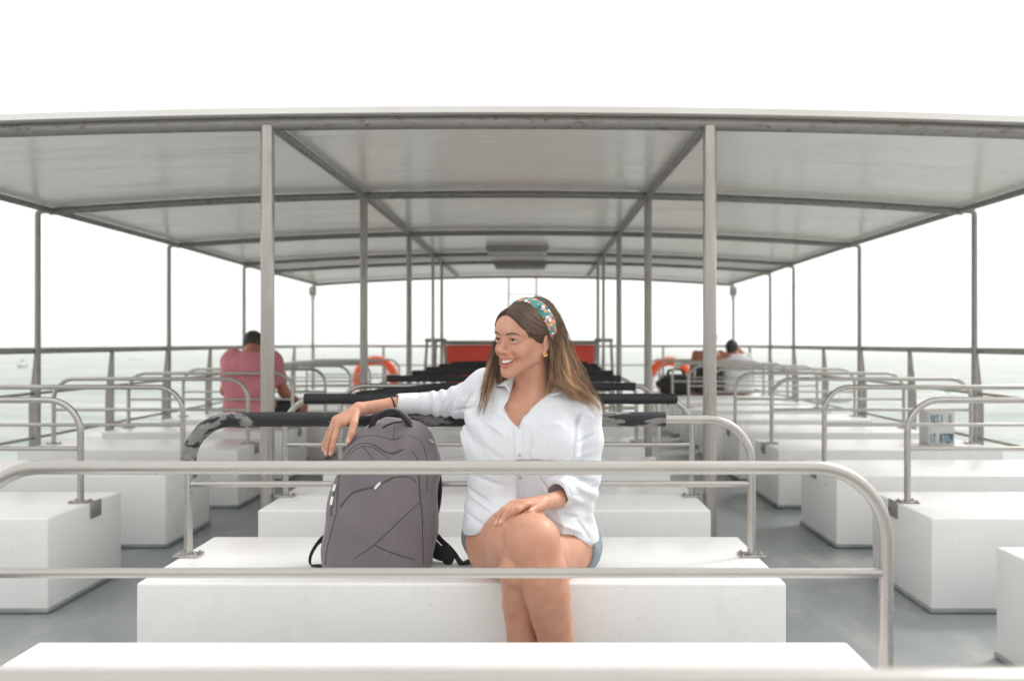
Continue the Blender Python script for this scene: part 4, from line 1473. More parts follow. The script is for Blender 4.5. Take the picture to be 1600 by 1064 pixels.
# hem line, higher over the lap than at the hips
hx = np.array([(q - CX) / FPX * 2.52 for q in (690, 722, 740, 765, 792, 815, 850, 868, 896, 915, 932, 960)])
hz = np.array([zof(q, 2.52) for q in (844, 843, 835, 819, 803, 800, 818, 829, 834, 850, 870, 874)])
sf.op(lambda X, Y, Z: Z - np.interp(X.ravel(), hx, hz).reshape(X.shape) - 0.10 * np.clip(Y - 2.62, -0.1, 0.2) * 0.0 + 0 * Y, (-0.35, 2.2, 0.30), (0.30, 2.9, 0.62), 0.004, 1)


CREASES = [(716, 652, 740, 690, 2.55, 0.006, 0.008), (704, 645, 748, 634, 2.6, 0.005, 0.008), (712, 668, 733, 720, 2.56, -0.004, 0.010),
           (757, 640, 796, 662, 2.5, 0.005, 0.006), (752, 655, 792, 680, 2.5, -0.004, 0.009), (744, 690, 790, 720, 2.5, 0.003, 0.014),
           (728, 768, 775, 790, 2.5, 0.006, 0.008), (732, 782, 778, 800, 2.48, -0.005, 0.008), (728, 806, 760, 818, 2.5, 0.005, 0.007), (737, 745, 790, 760, 2.5, 0.004, 0.010),
           (836, 742, 868, 778, 2.5, 0.006, 0.006), (826, 750, 846, 782, 2.5, -0.004, 0.008), (858, 798, 905, 812, 2.48, 0.006, 0.006), (862, 810, 915, 838, 2.48, -0.005, 0.008), (900, 812, 922, 846, 2.5, 0.006, 0.007),
           (896, 664, 922, 630, 2.56, 0.005, 0.006), (902, 690, 932, 678, 2.56, 0.005, 0.007), (898, 712, 933, 704, 2.56, -0.004, 0.008), (898, 728, 934, 730, 2.55, 0.005, 0.007), (893, 748, 930, 752, 2.55, 0.005, 0.006), (905, 640, 930, 655, 2.56, -0.003, 0.010),
           (848, 640, 893, 668, 2.5, 0.003, 0.010), (838, 660, 880, 662, 2.5, -0.003, 0.012), (826, 668, 836, 715, 2.5, 0.003, 0.008), (826, 720, 830, 765, 2.5, 0.003, 0.007), (797, 680, 800, 760, 2.5, 0.002, 0.006),
           (770, 610, 764, 665, 2.52, 0.004, 0.008), (782, 612, 776, 655, 2.52, -0.003, 0.008), (740, 612, 722, 640, 2.58, 0.004, 0.008), (700, 620, 690, 645, 2.7, 0.004, 0.005), (714, 616, 704, 650, 2.68, 0.004, 0.006)]


def wrinkles(X, Y, Z):
    # gathers around the bent sleeve
    u = (X - (690 - CX) / FPX * 2.73)
    e1 = np.exp(-(u / 0.050) ** 2) * np.exp(-((Z - zof(630, 2.73)) / 0.06) ** 2)
    d = 0.0052 * e1 * (np.sin(215 * X + 30 * Y + 26 * Z) + 0.5 * np.sin(121 * X - 60 * Z + 1))
    # soft drag lines from the armpits and the lap
    ang1 = (Z - 0.80) * 0.75 + (X + 0.17) * 0.9
    d = d + 0.0030 * np.exp(-((X + 0.17) / 0.07) ** 2 - ((Z - 0.78) / 0.10) ** 2) * np.sin(95 * ang1)
    ang2 = (Z - 0.75) * 0.35 - (X - 0.10) * 1.0
    d = d + 0.0030 * np.exp(-((X - 0.11) / 0.06) ** 2 - ((Z - 0.72) / 0.13) ** 2) * np.sin(88 * ang2)
    low = np.exp(-((Z - 0.53) / 0.055) ** 2)
    d = d + 0.0045 * low * np.sin(62 * X + 45 * Z + 18 * Y) * np.sin(33 * Z - 20 * X + 0.6)
    d = d + 0.0022 * np.sin(23 * X + 9 * Z) * np.sin(27 * Z - 14 * X + 1.3)
    # elbow of the resting arm
    e2 = np.exp(-((X - 0.13) / 0.05) ** 2 - ((Z - 0.60) / 0.06) ** 2)
    d = d + 0.0040 * e2 * np.sin(150 * (Z + 0.7 * X))
    # arm crease between sleeve and side
    xs_ = np.interp(Z.ravel(), [zof(y, 2.58) for y in (742, 705, 672, 640)], [(q - CX) / FPX * 2.58 for q in (890, 893, 897, 905)]).reshape(Z.shape)
    d = d + 0.0062 * np.exp(-((X - xs_) / 0.006) ** 2) * (1 / (1 + np.exp((Z - zof(648, 2.58)) / 0.01))) * (1 / (1 + np.exp((zof(745, 2.58) - Z) / 0.01)))
    for x0, y0, x1, y1, dd, amp, wd in CREASES:
        a, b_ = P(x0, y0, dd), P(x1, y1, dd)
        ex_, ez_ = b_[0] - a[0], b_[2] - a[2]
        L2 = ex_ * ex_ + ez_ * ez_
        u = np.clip(((X - a[0]) * ex_ + (Z - a[2]) * ez_) / L2, 0, 1)
        dist2 = (X - a[0] - u * ex_) ** 2 + (Z - a[2] - u * ez_) ** 2
        d = d + amp * np.exp(-dist2 / (0.66 * wd) ** 2) * (0.25 + 0.75 * np.sin(np.pi * np.clip(u, 0.02, 0.98))) * np.where(Y < 2.68, 1.0, 0.3)
    return d


sf.op(wrinkles, (-0.48, 2.3, 0.36), (0.26, 2.95, 0.98), 0.0, 2)
sV, sQ = sf.mesh(0.0023)
sV = relax(sV, sQ, 1)
shirt = mk("shirt", sV, sQ, M["linen"], woman)
sbvh = bvh_of(sV, sQ)


def cloth_strip(rows, name, thick=0.0014, mat="linen", push=0.001, fb=2.52):
    """patch of cloth laid on the shirt: rows of photo points, sewn as a thin closed shell"""
    top = [[hit(sbvh, x, y, fb, push + thick) for x, y in r_] for r_ in rows]
    bot = [[hit(sbvh, x, y, fb, -0.002) for x, y in r_] for r_ in rows]
    a, c = len(rows), len(rows[0])
    V = [p for r_ in top for p in r_] + [p for r_ in bot for p in r_]
    F = []
    o_ = a * c
    for i in range(a - 1):
        for j in range(c - 1):
            q = i * c + j
            F += [(q, q + c, q + c + 1, q + 1), (o_ + q, o_ + q + 1, o_ + q + c + 1, o_ + q + c)]
    for i in range(a - 1):
        for j in (0, c - 1):
            q = i * c + j
            F.append((q, q + c, o_ + q + c, o_ + q))
    for j in range(c - 1):
        for i in (0, a - 1):
            q = i * c + j
            F.append((q, q + 1, o_ + q + 1, o_ + q))
    return MB().add(V, F).build(name, M[mat], shirt)


def grid_between(l, r_, n, m_):
    l, r_ = spline([(x, y, 0) for x, y in l], n)[:, :2], spline([(x, y, 0) for x, y in r_], n)[:, :2]
    return [[tuple(a + (b_ - a) * u) for u in np.linspace(0, 1, m_)] for a, b_ in zip(l, r_)]


cloth_strip(grid_between([(804.5, 669), (804.5, 690), (806, 720), (807, 750), (806, 778)], [(816, 663), (816, 690), (818, 720), (820, 750), (819, 778)], 26, 5), "placket", 0.0026)
cloth_strip(grid_between([(836, 675), (833, 690), (829, 704), (833, 718), (841, 730)], [(893, 692), (892, 702), (891, 712), (890, 722), (889, 732)], 18, 14), "pocket", 0.0026)
for x, y in ((810, 669), (811, 710.5), (813.5, 746)):
    p = hit(sbvh, x, y, 2.5, 0.0035)
    MB().tube([p, p + np.array([0, -0.0008, 0]), p + np.array([0, -0.0016, 0])], [0.0050, 0.0050, 0.0038], 14).build("button", M["button"], shirt)


def wing(inner, outer, name, lift=0.004):
    """collar wing between two space curves, thin closed shell with a soft roll"""
    a, b_ = spline(inner, 22), spline(outer, 22)
    rows = []
    for u in np.linspace(0, 1, 8):
        r_ = a + (b_ - a) * u
        r_ = r_ + np.array([0, -1, 0.35]) * (lift * math.sin(math.pi * u))
        rows.append(r_)
    n = 22
    top = np.concatenate(rows); bot = top + np.array([0.0, 0.0018, -0.0015])
    V = np.concatenate([top, bot]); F = []
    o_ = 8 * n
    for i in range(7):
        for j in range(n - 1):
            q = i * n + j
            F += [(q, q + 1, q + n + 1, q + n), (o_ + q, o_ + q + n, o_ + q + n + 1, o_ + q + 1)]
    for i in range(7):
        for j in (0, n - 1):
            q = i * n + j
            F.append((q, q + n, o_ + q + n, o_ + q))
    for j in range(n - 1):
        for i in (0, 7):
            q = i * n + j
            F.append((q, q + 1, o_ + q + 1, o_ + q))
    MB().add(V, F).build(name, M["linen"], shirt)


wing([P(784, 583, 2.66), P(794, 588, 2.63), P(801, 592, 2.595), P(800, 603, 2.565), P(797, 614, 2.540)],
     [P(764, 597, 2.64), P(772, 601, 2.60), P(780, 603, 2.565), P(789, 603.5, 2.545), P(797.5, 615, 2.533)], "collar")
wing([P(862, 616, 2.550), P(868, 609, 2.570), P(872, 602, 2.60), P(873, 596, 2.64), P(868, 590, 2.68)],
     [P(863, 618, 2.540), P(880, 614.5, 2.545), P(898, 615, 2.565), P(915, 615, 2.60), P(915, 609, 2.66)], "collar")
# turned edges of the open front
for ln in ([(797, 615), (791, 627), (785.5, 637), (792, 647), (800, 656), (810, 667)], [(812.5, 667), (818, 653), (828, 641), (840, 631), (852, 621), (862, 615)]):
    p = np.array([hit(sbvh, x, y, 2.52, 0.0) for x, y, _ in spline([(x, y, 0) for x, y in ln], 34)])
    p = smooth_line(p, 6)
    MB().tube(p, 0.0030, 10, True, 0.8).build("front_edge", M["linen"], shirt)
# rolled cuffs
ax = fw / np.linalg.norm(fw)
def cuff(c0, ax, r0, L, name, sag=0.0):
    ax = ax / np.linalg.norm(ax); u_ = np.cross(ax, (0, 0, 1)); u_ /= np.linalg.norm(u_); v_ = np.cross(u_, ax)
    prof = [(-L, r0 * 0.90), (-L * 0.93, r0 * 1.02), (-L * 0.5, r0 * 1.045), (-L * 0.1, r0 * 1.03), (0.0, r0 * 0.99), (0.001, r0 * 0.93), (-L * 0.3, r0 * 0.90)]
    V, F = [], []
    n = 44
    for s_, r_ in prof:
        for k in range(n):
            th = 2 * math.pi * k / n
            rr = r_ * (1 + 0.022 * math.sin(3 * th + s_ * 160) + 0.012 * math.sin(7 * th + 1 + s_ * 90))
            V.append(c0 + ax * (s_ + 0.003 * math.sin(2 * th + 0.5)) + rr * (math.cos(th) * u_ + math.sin(th) * v_))
    for i in range(len(prof) - 1):
        for k in range(n):
            F.append((i * n + k, i * n + (k + 1) % n, (i + 1) * n + (k + 1) % n, (i + 1) * n + k))
    MB().add(V, F).build(name, M["linen"], shirt)


cuff(P(621, 631, 2.742), fw, 0.0312, 0.066, "cuff")
cuff(P(872, 769.5, 2.490), fw2, 0.0415, 0.050, "cuff")

# ------------------------------------------------------------------ shorts
hf = Field()
hf.cap(RH, LH, 0.094, 0.094, 0.03)
def tcut(A, B, t_): return A + (B - A) * t_
hf.cap(RH, tcut(RH, TM, 0.75), 0.0950, 0.0870, 0.01)
hf.cap(P(760, 838, 2.66), RH, 0.075, 0.09, 0.02)
hf.cap(LH, tcut(LH, LK, 0.40), 0.0945, 0.0850, 0.01)
plane_cut(hf, tcut(RH, RK, -0.03), (RK - RH) + np.array([0.16, 0, 0.0]), np.array([-0.30, 2.15, 0.30]), np.array([-0.01, 2.60, 0.62]))
plane_cut(hf, tcut(LH, LK, 0.06), (LK - LH) + np.array([-0.05, 0, 0]), np.array([-0.01, 2.15, 0.30]), np.array([0.25, 2.60, 0.62]))
hf.op(lambda X, Y, Z: (Z - (SEAT + 0.002)) + 0 * X + 0 * Y, (-0.3, 2.3, 0.2), (0.3, 2.9, SEAT + 0.002), 0.0, 1)
hV, hQ = hf.mesh(0.004)
shorts = mk("shorts", relax(hV, hQ, 2), hQ, M["denim"], woman)

# ------------------------------------------------------------------ hair
cf = Field()
cf.ell(H(0, 0.018, 0.031), hs(0.0805, 0.098, 0.083), 0.01, 0, HR)
cf.ell(H(0, 0.056, 0.000), hs(0.068, 0.064, 0.088), 0.03, 0, HR)
cf.ell(H(0.0, 0.068, -0.06), hs(0.060, 0.046, 0.085), 0.04, 0, HR)
cf.ell(H(0, -0.057, 0.0455), hs(0.0555, 0.0362, 0.0420), 0.02, 0, HR)
def hairline(lx, lz):
    """how far forward (head y) hair grows at a height lz and side lx"""
    up = (lz - 0.068 + 0.020 * np.clip(np.abs(lx) / 0.055, 0, 1) ** 2) * -0.66 - 0.087
    lowr = -0.0450 + 0.068 * np.clip(-lz / 0.03, 0, 1)
    return np.where(lz > 0.0, np.minimum(up, -0.0450 + 0 * up + np.clip(lz, 0, 0.005) * 0), lowr)


def face_cut(X, Y, Z):
    px, py, pz = X - HC[0], Y - HC[1], Z - HC[2]
    lx = (px * HR[0, 0] + py * HR[1, 0] + pz * HR[2, 0]) / HS
    ly = (px * HR[0, 1] + py * HR[1, 1] + pz * HR[2, 1]) / HS
    lz = (px * HR[0, 2] + py * HR[1, 2] + pz * HR[2, 2]) / HS
    return (ly - hairline(lx, lz)) * 0.8


def hair_ok(q, slack=0.002):
    h_ = Hl(q)
    return h_[1] > hairline(h_[0], h_[2]) - slack and np.linalg.norm(h_ - np.array([0, 0.015, 0.03])) > 0.062


cf.op(face_cut, H(0, 0, 0) - 0.2, H(0, 0, 0) + 0.2, 0.003, 1)
for gl in ([P(840, 480, 2.60), P(858, 502, 2.63), P(872, 545, 2.64), P(890, 590, 2.635), P(918, 632, 2.64)],
           [P(850, 500, 2.60), P(866, 540, 2.60), P(873, 580, 2.60), P(886, 600, 2.61)]):
    cf.chain(gl, [0.028, 0.028, 0.024, 0.017, 0.006][:len(gl)], 0.02)
cf.chain([P(797, 520, 2.645), P(784, 560, 2.630), P(779, 585, 2.61), P(777, 598, 2.595)], [0.018, 0.013, 0.009, 0.004], 0.02)
cV, cQ = cf.mesh(0.004)
cV = relax(cV, cQ, 2)
cl_ = Hl(cV)
f_ = np.clip((0.06 - cl_[:, 2]) / 0.22, 0, 1)[:, None] * np.clip((cl_[:, 1] + 0.02) / 0.05, 0, 1)[:, None]
ccol = np.array([0.048, 0.029, 0.019]) * (1 - f_) + np.array([0.16, 0.088, 0.046]) * f_
hair = mk("hair", cV, cQ, M["hair"], woman, col=ccol)
cbvh = bvh_of(cV, cQ)

SV, SF, SC = [], [], []


def strand(p, r_, c0, c1):
    n = len(p)
    T = np.gradient(p, axis=0); T /= np.linalg.norm(T, axis=1)[:, None] + 1e-9
    a = np.cross(T, np.array([0.3, 0.8, 0.5])); a /= np.linalg.norm(a, axis=1)[:, None] + 1e-9
    b_ = np.cross(T, a)
    base = sum(len(v) for v in SV)
    u = np.linspace(0, 1, n)
    rr = r_ * np.interp(u, [0, 0.2, 0.75, 1], [0.3, 1, 0.9, 0.25])
    V = np.empty((n, 3, 3))
    for k in range(3):
        th = 2 * math.pi * k / 3
        V[:, k] = p + rr[:, None] * (math.cos(th) * a + math.sin(th) * b_)
    SV.append(V.reshape(-1, 3))
    i = np.arange(n - 1)[:, None] * 3
    k = np.arange(3)[None]
    k2 = (k + 1) % 3
    SF.append((base + np.stack([i + k, i + k2, i + 3 + k2, i + 3 + k], axis=-1)).reshape(-1, 4))
    cc = c0 + (c1 - c0) * np.clip((u - 0.12) / 0.75, 0, 1)[:, None]
    SC.append(np.repeat(cc, 3, axis=0))


DARK, MID, GOLD = np.array([0.045, 0.026, 0.016]), np.array([0.20, 0.112, 0.062]), np.array([0.56, 0.355, 0.205])


def bundle(guides, n, r_, spread, tip, npt=24, lmin=0.8, wave=0.003, clumps=46):
    """strands between neighbouring guide curves, gathered into wavy locks"""
    G = np.array([spline(g, npt) for g in guides])
    u = np.linspace(0, 1, npt)
    C = [(rng.uniform(0, len(G) - 1.001), rng.uniform(0, 6.28, 3), rng.uniform(4, 10), rng.choice([0.45, 0.7, 1.0, 1.3, 1.65]) * rng.uniform(0.85, 1.15), rng.uniform(0, 1), rng.normal(0, 1, 3)) for _ in range(clumps)]
    for _ in range(n):
        cq, ph, fr, cb, cg, co = C[int(rng.integers(0, clumps))]
        q = float(np.clip(cq + rng.normal(0, 0.10) * (len(G) - 1) * 0.5, 0, len(G) - 1.001))
        i = int(q); f = q - i
        p = G[i] * (1 - f) + G[i + 1] * f
        pull = 0.35 * u[:, None] ** 2                        # locks close up towards their ends
        i2 = int(cq); f2 = cq - i2
        p = p * (1 - pull) + (G[i2] * (1 - f2) + G[i2 + 1] * f2) * pull
        off = (0.75 * rng.normal(0, 1, 3) + 0.6 * co) * spread
        p = p + off * (0.5 + 0.5 * np.sin(u * 2.5 + 0.3))[:, None]
        p = p + wave * np.stack([np.sin(fr * u + ph[k]) for k in range(3)], axis=1) * u[:, None] ** 1.2
        ph2 = rng.uniform(0, 6.28, 3)
        p = p + 0.0018 * np.stack([np.sin(17 * u + ph2[k]) for k in range(3)], axis=1) * u[:, None]
        L = rng.uniform(lmin, 1.0)
        p = resample(p[:max(6, int(npt * L))], npt)
        br = cb * rng.uniform(0.75, 1.25)
        gl = np.clip(cg + rng.normal(0, 0.2), 0, 1)
        tipc = (MID * (1 - gl) + tip * gl) * br
        strand(p, r_ * rng.uniform(0.7, 1.3), DARK * rng.uniform(0.9, 3.0), tipc)


right_guides = [
    [P(842, 468, 2.600), P(857, 477, 2.640), P(873, 505, 2.660), P(887, 545, 2.660), P(909, 592, 2.655), P(933, 634, 2.635), P(945, 660, 2.625)],
    [P(838, 467, 2.585), P(854, 480, 2.615), P(868, 512, 2.620), P(880, 556, 2.610), P(896, 594, 2.595), P(919, 620, 2.575), P(937, 646, 2.575)],
    [P(836, 469, 2.565), P(851, 484, 2.570), P(863, 514, 2.560), P(872, 555, 2.560), P(881, 590, 2.550), P(897, 612, 2.545), P(917, 622, 2.555)],
    [P(845, 480, 2.550), P(860, 500, 2.545), P(870, 530, 2.540), P(875, 562, 2.545), P(879, 590, 2.545), P(888, 607, 2.540), P(902, 616, 2.545)],
    [P(856, 510, 2.535), P(864, 535, 2.535), P(868, 560, 2.545), P(869, 585, 2.550), P(872, 600, 2.548), P(879, 609, 2.542), P(888, 614, 2.54)],
]
bundle(right_guides, 4200, 0.00050, 0.0062, GOLD, lmin=0.66, wave=0.014, clumps=64)
bundle(right_guides[:3], 220, 0.00042, 0.010, GOLD, lmin=0.5, wave=0.020, clumps=120)
bundle(right_guides[:2], 420, 0.0005, 0.007, GOLD, wave=0.009)
bundle(right_guides[3:] + [[P(860, 540, 2.540), P(860, 565, 2.548), P(858, 588, 2.552), P(854, 603, 2.548), P(846, 616, 2.540), P(839, 624, 2.535)]], 60, 0.0006, 0.004, GOLD, lmin=0.75)
left_guides = [
    [P(795, 500, 2.650), P(778, 535, 2.645), P(769, 562, 2.620), P(762, 590, 2.575), P(755, 615, 2.535), P(749, 640, 2.512), P(744, 655, 2.508)],
    [P(797, 505, 2.650), P(781, 545, 2.640), P(773, 575, 2.610), P(766, 600, 2.560), P(759, 622, 2.520), P(754, 640, 2.506), P(751, 658, 2.504)],
    [P(800, 515, 2.645), P(786, 555, 2.635), P(779, 582, 2.610), P(772, 604, 2.565), P(766, 622, 2.535), P(761, 636, 2.520), P(757, 648, 2.512)],
]
bundle(left_guides, 230, 0.00055, 0.0028, GOLD, lmin=0.66, wave=0.007, clumps=14)
bundle([[P(800, 520, 2.64), P(787, 560, 2.63), P(782, 580, 2.605), P(778, 596, 2.585), P(775, 606, 2.575)],
        [P(806, 540, 2.63), P(797, 572, 2.625), P(792, 588, 2.605), P(788, 598, 2.595), P(784, 606, 2.585)]], 260, 0.0008, 0.003, GOLD * 0.7, lmin=0.85)
bundle([left_guides[0], [P(792, 498, 2.655), P(774, 534, 2.65), P(765, 560, 2.625), P(758, 590, 2.58), P(752, 615, 2.54), P(745, 640, 2.515), P(739, 657, 2.51)]], 70, 0.0006, 0.003, GOLD, lmin=0.7, wave=0.005)


def dirH(th, ph):
    """direction from the head centre: th from the front (0) to the back, ph side angle"""
    return np.array([math.sin(ph), -math.cos(th) * math.cos(ph), math.sin(th) * math.cos(ph)])


def on_cap(d, off):
    o_ = Vector(H(*(np.array([0, 0.015, 0.03]) + d * 0.22)))
    tgt = Vector(H(0, 0.015, 0.03))
    dn = (tgt - o_).normalized()
    q = cbvh.ray_cast(o_, dn)[0]
    q2 = wbvh.ray_cast(o_, dn)[0]
    if q is None or (q2 is not None and (q2 - o_).length < (q - o_).length): q = q2
    if q is None: return None
    return np.array(q) + (np.array(o_) - np.array(tgt)) / np.linalg.norm(np.array(o_ - tgt)) * off


# combed hair from the hairline back to the band, and over the crown behind it
for _ in range(3000):
    # from the middle parting the hair sweeps sideways along the hairline and back under the band
    sg = 1 if rng.uniform() < 0.72 else -1
    a0 = rng.uniform(20, 90)
    t0, t1 = R(a0), R(-42 + (a0 - 20) * 2.1 + rng.normal(0, 5))
    pe = rng.uniform(1.1, 1.5)
    pts = []
    for u in np.linspace(0, 1, 26):
        q = on_cap(dirH(t0 + (t1 - t0) * u ** 1.15, sg * (0.03 + (pe - 0.03) * u)), 0.0)
        if q is not None and hair_ok(q, 0.0012): pts.append(q)
    if len(pts) > 8:
        p = resample(smooth_line(np.array(pts), 3), 16)
        oc = (p - H(0, 0.015, 0.03)); oc /= np.linalg.norm(oc, axis=1)[:, None]
        p = p + oc * (0.0004 + rng.uniform(0.0008, 0.0022) * np.sin(np.linspace(0.1, 2.9, 16)))[:, None]
        strand(p, 0.00062, DARK * rng.choice([0.5, 1.0, 1.6, 2.6]), DARK * rng.choice([0.6, 1.3, 2.4, 4.0, 6.5]))
for _ in range(900):                                         # crown behind the band, falling to the back
    ph = rng.uniform(-0.9, 1.45)
    t0, t1 = R(rng.uniform(78, 120)), R(rng.uniform(150, 215))
    dph = rng.normal(0, 0.05)
    pts = []
    for u in np.linspace(0, 1, 14):
        q = on_cap(dirH(t0 + (t1 - t0) * u, np.clip(ph + dph * u, -1.5, 1.5)), 0.0015 + 0.004 * u * rng.uniform(0.7, 1.2))
        if q is not None: pts.append(q)
    if len(pts) > 6:
        br = rng.uniform(0.6, 1.3)
        strand(resample(smooth_line(np.array(pts), 3), 16), 0.0008, DARK * rng.uniform(0.8, 2.2), (DARK * 0.6 + MID * 0.7) * br)
# flyaway hairs at the crown
for _ in range(26):
    a0 = on_cap(dirH(R(rng.uniform(80, 130)), rng.uniform(-0.5, 0.9)), -0.002)
    if a0 is None: continue
    dv = rng.normal(0, 1, 3) * np.array([1, 0.6, 0.3]); dv[2] = abs(dv[2]) + 0.5; dv /= np.linalg.norm(dv)
    L = rng.uniform(0.02, 0.055)
    side = rng.normal(0, 1, 3); side[2] = -0.3
    p = np.array([a0 + dv * L * u + side * 0.018 * u * u for u in np.linspace(0, 1, 12)])
    strand(p, 0.00030, MID, GOLD)
for _ in range(70):
    g = right_guides[int(rng.integers(0, 2))]
    p = spline(g, 20) + rng.normal(0, 1, 3) * 0.004
    i0 = int(rng.integers(5, 14))
    seg = p[i0:i0 + 6]
    out = np.array([rng.uniform(0.3, 1), rng.uniform(-0.3, 0.3), rng.uniform(-0.5, 0.4)])
    L = rng.uniform(0.008, 0.035)
    seg = seg + out * (L * np.linspace(0, 1, len(seg)) ** 1.6)[:, None]
    strand(resample(seg, 12), 0.00030, MID, GOLD * 1.1)
mk("hair_strands", np.concatenate(SV), np.concatenate(SF), M["hair"], hair, col=np.concatenate(SC))

# ------------------------------------------------------------------ headband
bw = 0.0245
V, F = [], []
nb, mw = 64, 11
for i in range(nb):
    ph = R(-118 + 236 * i / (nb - 1))
    c_ = np.array([0.0850 * math.sin(ph), 0.0, 0.084 * math.cos(ph)])
    cy0 = 0.001 + 0.034 * (1 - math.cos(ph)) * 0.75
    o_ = np.array([0, cy0, 0.031])
    nrm = np.array([math.sin(ph), 0, math.cos(ph)])
    tang = np.array([math.cos(ph), 0, -math.sin(ph)])
    wd = np.array([0, 0.93, 0.30 * math.cos(ph) + 0.05])
    wl = bw * (1.0 if abs(ph) < R(75) else max(0.42, 1 - (abs(ph) - R(75)) / R(70)))
    for j in range(mw):
        s_ = -1 + 2 * j / (mw - 1)
        h_ = 0.0090 * math.sqrt(max(0, 1 - s_ ** 2 * 0.86)) - 0.0022 * math.exp(-((s_ - 0.15 * math.sin(3 * ph)) / 0.14) ** 2) - 0.0016 * math.exp(-((s_ + 0.5 + 0.2 * math.sin(2 * ph)) / 0.12) ** 2)
        q = H(*(o_ + c_ + wd * wl * s_))
        # rest it on the hair
        dn = HR @ nrm
        st = Vector(q + dn * 0.08)
        loc, _, _, _ = cbvh.ray_cast(st, Vector(-dn))
        q2 = np.array(loc) if loc is not None and abs((np.array(loc) - q) @ dn) < 0.03 else q
        V.append(q2 + dn * (h_ + 0.0005))
V = np.array(V).reshape(nb, mw, 3)
for _ in range(4):
    V[1:-1] = 0.5 * V[1:-1] + 0.25 * (V[:-2] + V[2:])
outer = V.reshape(-1, 3)
cen_ = H(0, 0.02, 0.02)
inner = outer + (cen_ - outer) / np.linalg.norm(cen_ - outer, axis=1)[:, None] * 0.012
for i in range(nb - 1):
    for j in range(mw - 1):
        q = i * mw + j
        F += [(q, q + mw, q + mw + 1, q + 1), (nb * mw + q, nb * mw + q + 1, nb * mw + q + mw + 1, nb * mw + q + mw)]
    for j in (0, mw - 1):
        q = i * mw + j
        F.append((q, q + mw, nb * mw + q + mw, nb * mw + q))
MB().add(np.concatenate([outer, inner]), F).build("headband", M["band"], woman)

# ------------------------------------------------------------------ the man in pink, seen from behind
man = tag(empty("person", (-2.26, 7.08, SEAT)), "man in pink shirt and dark shorts seated with his back to us on the left", "person")
mf = Field()
DM = 7.10
hd = P(396, 538, 7.24)
mf.ell(hd, (0.074, 0.092, 0.098), 0.01)
mf.ell(hd + (0, 0.07, -0.055), (0.055, 0.06, 0.07), 0.03)
for s in (-1, 1): mf.ell(hd + (s * 0.077, 0.012, -0.015), (0.012, 0.02, 0.032), 0.008)
nk = P(394, 549, 7.15)
mf.cap(hd + (0, -0.015, -0.04), nk, 0.058, 0.062, 0.03)
xc = nk[0]
shl, shr = np.array([xc - 0.155, 7.14, 0.895]), np.array([xc + 0.155, 7.14, 0.885])
mf.loft([0.37, 0.46, 0.62, 0.78, 0.88, 0.93], [xc] * 6, [7.09, 7.08, 7.07, 7.08, 7.12, 7.14], [0.175, 0.175, 0.180, 0.192, 0.175, 0.07], [0.125, 0.125, 0.115, 0.115, 0.095, 0.06], 2.4, 0.03)
arms = []
for sh, el, wr in ((shl, np.array([xc - 0.235, 7.22, 0.63]), np.array([xc - 0.20, 7.48, 0.57])), (shr, np.array([xc + 0.235, 7.22, 0.62]), np.array([xc + 0.21, 7.48, 0.57]))):
    mf.chain([sh, (sh + el) / 2, el, wr], [0.062, 0.050, 0.043, 0.030], 0.03)
    sg = np.sign(wr[0] - xc)
    mf.ell(wr + (0, 0.05, -0.01), (0.042, 0.05, 0.022), 0.02)
    for k in range(4):
        b0 = wr + (sg * (0.030 - 0.020 * k), 0.085, -0.012)
        mf.chain([b0, b0 + (0, 0.035, -0.012), b0 + (0, 0.052 - 0.004 * k, -0.034)], [0.0105, 0.0095, 0.008], 0.004)
    mf.chain([wr + (-sg * 0.03, 0.03, -0.005), wr + (-sg * 0.058, 0.06, -0.015), wr + (-sg * 0.06, 0.085, -0.028)], [0.014, 0.012, 0.010], 0.008)
for sg, kx in ((-1, -0.27), (1, 0.30)):
    hip, kn, an = np.array([xc + sg * 0.10, 7.12, 0.455]), np.array([xc + kx, 7.46, 0.485]), np.array([xc + kx * 0.9, 7.52, 0.10])
    mf.chain([hip, (hip + kn) / 2, kn], [0.092, 0.085, 0.064], 0.02)
    mf.chain([kn, kn * .6 + an * .4 + np.array([0, -0.02, 0]), an], [0.060, 0.058, 0.040], 0.01)
    mf.chain([an, an + (0, 0.03, -0.05), an + (sg * 0.02, 0.13, -0.065)], [0.042, 0.042, 0.032], 0.01)
V, Q = mf.mesh(0.009); V = relax(V, Q, 1)
mbod = mk("body", V, Q, M["skin_tan"], man, col=np.ones((len(V), 3)))
pf2 = Field()
pf2.loft([0.405, 0.46, 0.62, 0.78, 0.885, 0.945], [xc] * 6, [7.09, 7.08, 7.07, 7.08, 7.12, 7.15], [0.200, 0.196, 0.200, 0.214, 0.195, 0.085], [0.148, 0.145, 0.135, 0.133, 0.112, 0.072], 2.4, 0.03)
for sh, sg in ((shl, -1), (shr, 1)):
    el = np.array([xc + sg * 0.235, 7.22, 0.63])
    pf2.chain([sh, sh * .45 + el * .55], [0.082, 0.068], 0.03)
pf2.cap(nk + (0, 0, -0.01), hd, 0.064, 0.064, 0.005, 1)
def mw_(X, Y, Z): return 0.006 * np.sin(24 * Z + 10 * X) * np.sin(13 * X - 9 * Z + 1) + 0.004 * np.sin(40 * Z - 22 * np.abs(X - xc)) + 0 * Y
pf2.op(mw_, (xc - 0.4, 6.8, 0.36), (xc + 0.4, 7.5, 1.0), 0.0, 2)
V, Q = pf2.mesh(0.009); V = relax(V, Q, 2)
mk("shirt", V, Q, M["pink"], man)
kf = Field()
for sg, kx in ((-1, -0.27), (1, 0.30)):
    hip, kn = np.array([xc + sg * 0.10, 7.12, 0.455]), np.array([xc + kx, 7.46, 0.485])
    kf.chain([hip, hip * .3 + kn * .7], [0.099, 0.088], 0.02)
